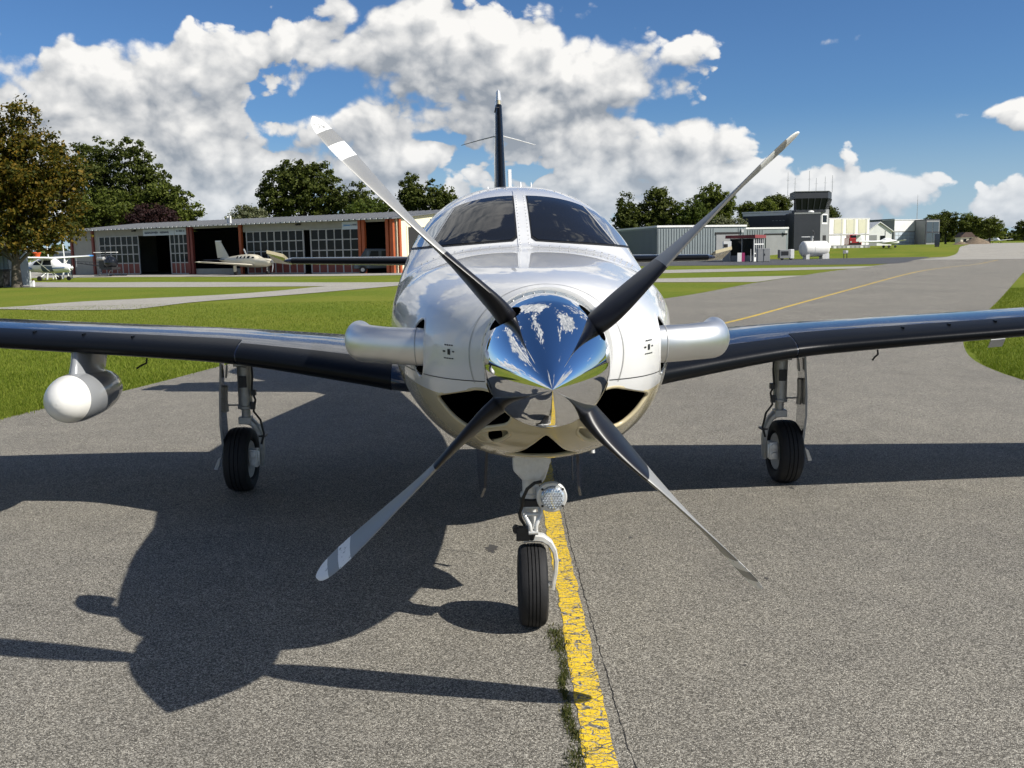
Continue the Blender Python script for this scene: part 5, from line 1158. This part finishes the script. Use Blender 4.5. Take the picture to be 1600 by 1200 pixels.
L_pale = leaf_mat('leaf_silver', (.075, .088, .045), (.15, .165, .09), (.24, .245, .15))
M_bark = mat('bark', (.10, .085, .065), .95, var=.35, vscale=6, bump=1.0, bscale=18)
M_barkdark = mat('bark_dark', (.045, .038, .030), .95, var=.3, vscale=5, bump=.8, bscale=14)
def tree(name, label, x, y, h, lobes, leafm, barkm, leaf=.34, count=7000, seed=1, trunk_r=.3, clear=.25, clump=.85, group=None):
    """lobes: (dx, dz/h, radius, height/2) ellipsoids the foliage clumps fill; limbs reach into every lobe"""
    rnd = np.random.default_rng(seed); pr = random.Random(seed); z0 = gz(x, y) - .1
    t = thing(name, label, 'tree' if 'bush' not in name else 'bush', (x, y, z0), group=group)
    tk = MB(); top = h*.72; path = [(0, 0, 0)]
    for k in range(1, 7): path.append((pr.uniform(-.12, .12)*k*.5, pr.uniform(-.12, .12)*k*.5, top*k/6))
    tk.tube(path, [trunk_r*1.25] + [trunk_r*(1-.14*k) for k in range(1, 7)], 10)
    cents = []
    for dx, fz, rr, hh in lobes:
        for q in range(5):
            a = pr.uniform(0, 6.28); e = Vector((dx + math.cos(a)*rr*.6, math.sin(a)*rr*.6, h*fz + pr.uniform(-.5, .6)*hh)); zb = min(max(h*clear*.8, e.z*pr.uniform(.35, .6)), top*.9)
            i = min(5, int(zb/top*6)); s_ = Vector(path[i]).lerp(Vector(path[i+1]), zb/top*6-i)
            mid = s_.lerp(e, .5) + Vector((pr.uniform(-.3, .3), pr.uniform(-.3, .3), pr.uniform(.0, .5))); r0 = trunk_r*pr.uniform(.22, .4)
            tk.tube([s_, mid, e], [r0, r0*.6, r0*.2], 6)
    tk.build('trunk', barkm, t, 60)
    wt = np.array([l[2]*l[2]*l[3] for l in lobes]); wt = wt/wt.sum(); leaf *= 1.06; count = int(count*2.3); ncl = max(60, count//45)
    C = []
    for li, (dx, fz, rr, hh) in enumerate(lobes):
        k = max(6, int(ncl*wt[li])); d = rnd.normal(size=(k, 3)); d /= np.linalg.norm(d, axis=1)[:, None]; rad = rnd.uniform(.10, 1.08, size=(k, 1))**.5
        p = d*rad*np.array([rr, rr, hh]) + np.array([dx, 0, h*fz]); C.append(p)
    C = np.concatenate(C); C = C[C[:, 2] > h*clear*.8]
    per = count//len(C)+1; idx = np.repeat(np.arange(len(C)), per)
    size = rnd.uniform(.55, 1.25, size=len(C))*clump
    off = rnd.normal(size=(len(idx), 3)); off /= np.maximum(np.linalg.norm(off, axis=1)[:, None], 1e-3); off *= rnd.uniform(.15, 1.0, size=(len(idx), 1))
    P = C[idx] + off*size[idx][:, None]*np.array([1.0, 1.0, .72])
    n = len(P); nr = off*.8 + rnd.normal(size=(n, 3))*.7 + np.array([0, 0, .5]); nr /= np.linalg.norm(nr, axis=1)[:, None]
    u = np.cross(nr, rnd.normal(size=(n, 3))); u /= np.linalg.norm(u, axis=1)[:, None]; v = np.cross(nr, u)
    s_ = leaf*rnd.uniform(.6, 1.3, size=(n, 1)); u = u*s_*.5; v = v*s_*.36
    V = np.stack([P-u, P+v*.9, P+u, P-v*.9], axis=1).reshape(-1, 3)
    me = bpy.data.meshes.new('crown'); me.vertices.add(4*n); me.vertices.foreach_set('co', V.astype(np.float32).ravel())
    me.loops.add(4*n); me.loops.foreach_set('vertex_index', np.arange(4*n, dtype=np.int32)); me.polygons.add(n); me.polygons.foreach_set('loop_start', np.arange(0, 4*n, 4, dtype=np.int32))
    me.materials.append(leafm); me.update(calc_edges=True); me.validate(); link('crown', me, t); return t
tree('autumn_tree', 'large autumn tree with yellow-brown leaves at the left edge', -29.1, 57.0, 10.9, [(-1.4, .66, 2.6, 2.4), (1.7, .62, 2.5, 2.2), (.5, .82, 1.5, 1.7), (-2.9, .50, 2.0, 1.6), (2.7, .45, 1.9, 1.3), (0, .50, 2.8, 2.0), (1.3, .89, .8, 1.2), (-1.6, .87, 1.2, 1.2), (3.6, .55, 1.0, 1.0), (-2.2, .31, 2.2, 1.2), (1.9, .30, 2.1, 1.1), (.2, .33, 2.2, 1.3)], L_autumn, M_bark, .21, 19000, 5, .27, .15, .72)
G = 'tall trees behind the long hangar'
tree('tall_tree', 'tall dark tree rising behind the autumn tree', -63.5, 152, 21.4, [(-1, .62, 4.6, 6.0), (2.5, .72, 3.0, 5.0), (-1.0, .82, 2.6, 3.6), (0, .40, 5.0, 5)], L_dark, M_barkdark, .42, 9000, 11, .5, group=G)
tree('tall_tree', 'tall dark tree right of the tallest gap behind the hangar', -57.0, 151, 21.2, [(0, .62, 3.8, 6.0), (2.2, .52, 3.6, 5.0), (-.3, .84, 2.0, 3.2), (.5, .36, 4.4, 5)], L_dark, M_barkdark, .42, 9000, 12, .5, group=G)
tree('broad_tree', 'broad bright green tree between autumn tree and purple bush', -58.5, 140, 12.8, [(-2.0, .60, 3.6, 4.0), (1.6, .62, 3.5, 4.2), (3.4, .5, 2.6, 3.4)], L_green, M_barkdark, .38, 8000, 13, .4, group=G)
tree('broad_tree', 'rounded green tree at the right end of the left tree group', -50.4, 146, 14.2, [(-1.5, .68, 3.0, 3.4), (1.2, .60, 3.2, 3.8), (.0, .45, 3.8, 3.6)], L_green, M_barkdark, .40, 7000, 14, .4, group=G)
tree('purple_bush', 'dark purple-leaved bush above the hangar roof', -50.6, 138, 9.9, [(0, .72, 3.3, 2.2), (-2.4, .60, 2.2, 1.8), (2.2, .62, 2.2, 2.0)], L_purple, M_barkdark, .32, 5500, 15, .3)
tree('silver_bush', 'pale silvery bush left of the big round tree', -39.5, 146, 9.6, [(0, .78, 2.0, 1.8), (1.8, .74, 1.6, 1.8), (-1.8, .70, 1.3, 1.3)], L_pale, M_barkdark, .30, 3800, 16, .25)
tree('broad_tree', 'largest round dark green tree above the middle of the hangar', -32.4, 152, 16.9, [(-2.2, .66, 4.2, 4.6), (2.4, .66, 4.2, 4.6), (0, .80, 3.6, 3.0), (-4.2, .52, 3.0, 3.6), (4.4, .52, 2.8, 3.6)], L_dark, M_barkdark, .42, 12000, 17, .5, group=G)
tree('broad_tree', 'smaller dark tree right of the largest round one', -22.6, 150, 13.6, [(-1.0, .72, 2.8, 3.0), (1.6, .58, 3.0, 3.4), (-.5, .42, 3.4, 3)], L_dark, M_barkdark, .40, 6500, 18, .4, group=G)
tree('broad_tree', 'low bright green tree behind the upper left propeller blade', -19.0, 144, 10.6, [(-1.8, .66, 3.2, 2.8), (2.0, .62, 2.8, 2.6)], L_bright, M_barkdark, .36, 5500, 19, .35, group=G)
tree('tall_tree', 'slim tall tree left of the white fuselage roof', -14.6, 151, 14.5, [(-.6, .76, 1.7, 3.2), (.4, .55, 2.2, 4.0)], L_dark, M_barkdark, .38, 4500, 20, .35, group=G)
tree('tall_tree', 'slim tall tree nearest the white fuselage roof', -10.6, 151, 13.4, [(-.8, .74, 1.9, 3.0), (1.2, .60, 1.8, 3.4), (.2, .45, 2.4, 3)], L_dark, M_barkdark, .38, 5000, 21, .35, group=G)
G = 'trees behind the right-hand sheds'
tree('conifer_tree', 'pointed dark tree at the left end behind the grey shed', 19.8, 165, 11.2, [(0, .72, 1.4, 3.0), (-.4, .45, 2.2, 3.2), (1.0, .55, 1.8, 3.2)], L_dark, M_barkdark, .36, 5000, 31, .3, group=G)
tree('broad_tree', 'grey-green rounded tree behind the grey shed', 25.2, 166, 12.2, [(0, .70, 2.6, 3.3), (-1.8, .5, 2.5, 3.4), (2.0, .52, 2.6, 3.2), (.4, .88, 1.2, 1.2)], L_dark, M_barkdark, .38, 7500, 32, .4, group=G)
tree('broad_tree', 'bright green tree behind the shed crossed by the upper right blade', 31.0, 164, 9.9, [(-.5, .66, 2.8, 2.9), (1.6, .55, 2.4, 2.8)], L_bright, M_barkdark, .36, 5500, 33, .35, group=G)
tree('broad_tree', 'taller yellow-green tree left of the dark office block', 35.0, 168, 12.3, [(-.4, .74, 2.6, 2.8), (1.9, .62, 2.4, 3.0), (0, .45, 3.0, 3.4)], L_green, M_barkdark, .38, 7000, 34, .4, group=G)
tree('silver_bush', 'pale grey willow bush beside the dark office block', 36.0, 158, 6.4, [(-1.4, .66, 1.9, 1.8), (1.2, .60, 1.9, 1.7)], L_pale, M_barkdark, .28, 3500, 35, .2, group=G)
tree('broad_tree', 'low tree showing over the dark office block roof', 46.6, 182, 9.3, [(-1.6, .72, 2.2, 2.0), (1.2, .76, 2.4, 2.0)], L_green, M_barkdark, .36, 4000, 36, .3, group=G)
tree('broad_tree', 'dark tree close behind the control tower on its left', 52.6, 190, 11.0, [(-.2, .74, 2.6, 2.4), (-2.2, .70, 1.2, 1.4)], L_dark, M_barkdark, .36, 4000, 37, .3, group=G)
tree('broad_tree', 'dark tree top showing right of the control tower', 67.5, 205, 8.6, [(0, .74, 1.9, 2.0), (-2, .66, 2, 2)], L_dark, M_barkdark, .36, 3000, 38, .3, group=G)
G = 'far trees on the right'
for i, (x, y, h, r_, m, lab) in enumerate(((147.5, 338, 11.4, 4.4, L_dark, 'leftmost far tree right of the glass office'), (153.0, 340, 12.6, 4.0, L_dark, 'tallest far tree right of the glass office'), (158.5, 335, 11.0, 4.6, L_green, 'far round tree above the brown-roofed bungalow'), (163.5, 330, 9.4, 3.6, L_green, 'rightmost tree of the near far group'), (141.5, 345, 7.5, 3.2, L_dark, 'low far tree at the glass office corner'))):
    tree('far_tree', lab, x, y, h, [(-r_*.4, .60, r_*.7, h*.32), (r_*.4, .56, r_*.75, h*.34), (0, .76, r_*.55, h*.2)], m, M_barkdark, .60, 2600, 50+i, .35, .12, 1.3, group=G)
labs = ['far hazy tree nearest the round group', 'second far hazy tree from the round group', 'third far hazy tree from the round group', 'fourth far hazy tree from the round group', 'far hazy tree at the right picture edge', 'far hazy tree just outside the right edge', 'last far hazy tree beyond the right edge']
for i, lab in enumerate(labs):
    x = 284 + i*11.5; h = (12, 14.5, 11.5, 13.5, 14, 12, 13)[i]
    tree('far_tree', lab, x, 600 + (i % 3)*12, h, [(-2, .55, 5.2, h*.34), (3, .52, 5.4, h*.36), (0, .74, 4, h*.2)], L_dark, M_barkdark, 1.0, 1600, 70+i, .4, .08, 2.0, group=G)
# far hedge line closing the horizon
def treeline(name, label, pts, h, depth, n, seed, m):
    rnd = np.random.default_rng(seed); P = []; 
    tt = rnd.uniform(0, len(pts)-1-1e-6, n); i = tt.astype(int); f = tt - i; A = np.array(pts)
    base = A[i]*(1-f)[:, None] + A[i+1]*f[:, None]; prof = .65 + .35*np.sin(tt*37)*np.sin(tt*91+1)
    z = rnd.uniform(0, 1, n)**.8*h*prof; P = np.stack([base[:, 0], base[:, 1] + rnd.uniform(-depth, depth, n), z + .2], 1)
    nr = rnd.normal(size=(n, 3)); nr /= np.linalg.norm(nr, axis=1)[:, None]; u = np.cross(nr, rnd.normal(size=(n, 3))); u /= np.linalg.norm(u, axis=1)[:, None]; v = np.cross(nr, u); s_ = 1.6*rnd.uniform(.6, 1.4, (n, 1))
    V = np.stack([P-u*s_, P+v*s_, P+u*s_, P-v*s_], 1).reshape(-1, 3)
    me = bpy.data.meshes.new(name); me.vertices.add(4*n); me.vertices.foreach_set('co', V.astype(np.float32).ravel()); me.loops.add(4*n); me.loops.foreach_set('vertex_index', np.arange(4*n, dtype=np.int32)); me.polygons.add(n); me.polygons.foreach_set('loop_start', np.arange(0, 4*n, 4, dtype=np.int32)); me.materials.append(m); me.update(calc_edges=True); me.validate()
    link(name, me, kind='stuff', label=label, category='trees')
treeline('far_wood', 'low far wood along the horizon', [(-420, 500), (-200, 620), (0, 700), (200, 720), (420, 700), (700, 640)], 9.5, 18, 12000, 3, L_dark)

# ------------------------------------------------------------------ grass blades along the near lawns and weeds beside the yellow line
def blades(name, label, sampler, n, hmin, hmax, wmul, seed, m):
    rnd = np.random.default_rng(seed); pts = sampler(rnd, n); n = len(pts)
    zz = np.array([gz(x, y) for x, y in pts]) - (.006 if hmax > .03 else .001); a = rnd.uniform(0, 6.283, n); h = rnd.uniform(hmin, hmax, n); w_ = h*wmul*rnd.uniform(.6, 1.3, n); lean = rnd.normal(size=(n, 2))*h[:, None]*.38
    b = np.column_stack([pts, zz]); d = np.column_stack([np.cos(a)*w_, np.sin(a)*w_, np.zeros(n)]); tip = b + np.column_stack([lean, h])
    V = np.stack([b-d, b+d, tip], 1).reshape(-1, 3)
    me = bpy.data.meshes.new(name); me.vertices.add(3*n); me.vertices.foreach_set('co', V.astype(np.float32).ravel()); me.loops.add(3*n); me.loops.foreach_set('vertex_index', np.arange(3*n, dtype=np.int32)); me.polygons.add(n); me.polygons.foreach_set('loop_start', np.arange(0, 3*n, 3, dtype=np.int32)); me.materials.append(m); me.update(calc_edges=True)
    link(name, me, kind='stuff', label=label, category='grass')
L_grass = leaf_mat('grass_blade', (.072, .110, .008), (.145, .195, .018), (.235, .265, .045), .3)
def edge_x(pl, y):
    return float(np.interp(y, [p[1] for p in pl], [p[0] for p in pl]))
def left_lawn(rnd, n):
    y = 9 + (rnd.uniform(0, 1, n)**1.5)*22; wd = y*.60; lim = np.array([edge_x(TAXI_L, v) for v in y]) + rnd.normal(0, .035, n) - .02
    x = lim - rnd.uniform(0, 1, n)*np.maximum(lim + wd, .2); ok = x > -y*.60; return np.column_stack([x, y])[ok]
def right_lawn(rnd, n):
    y = 11.3 + rnd.uniform(0, 1, n)**1.3*22; lim = np.array([edge_x(TAXI_R[2:], v) for v in y]) + np.abs(rnd.normal(0, .05, n)); x = lim + rnd.uniform(0, 1, n)**1.2*np.maximum(y*.58 - lim, .6); return np.column_stack([x, y])
blades('lawn_grass', 'green lawn blades left of the taxiway', left_lawn, 190000, .018, .050, .11, 1, L_grass)
blades('lawn_grass', 'green lawn blades right of the taxiway', right_lawn, 55000, .018, .050, .11, 2, L_grass)
def weed_strip(rnd, n):
    y = rnd.uniform(2.55, 4.02, n); d = np.sin(y*9)*.008 + np.sin(y*23 + 1)*.006; w_ = .026 + .012*np.sin(y*5+.5); x = np.interp(y, [2.4, 2.8, 3.9, 4.1], [.185, .185, .172, .175]) + d + rnd.normal(0, 1, n)*w_*.55
    keep = rnd.uniform(0, 1, n) < (.55 + .45*np.sin(y*13)*np.sin(y*31)); return np.column_stack([x, y])[keep]
L_weed = leaf_mat('weed_blade', (.035, .050, .012), (.070, .085, .022), (.13, .12, .045), .25)
blades('weed_strip', 'thin strip of weeds along the yellow line', weed_strip, 5200, .006, .020, .16, 3, L_weed)
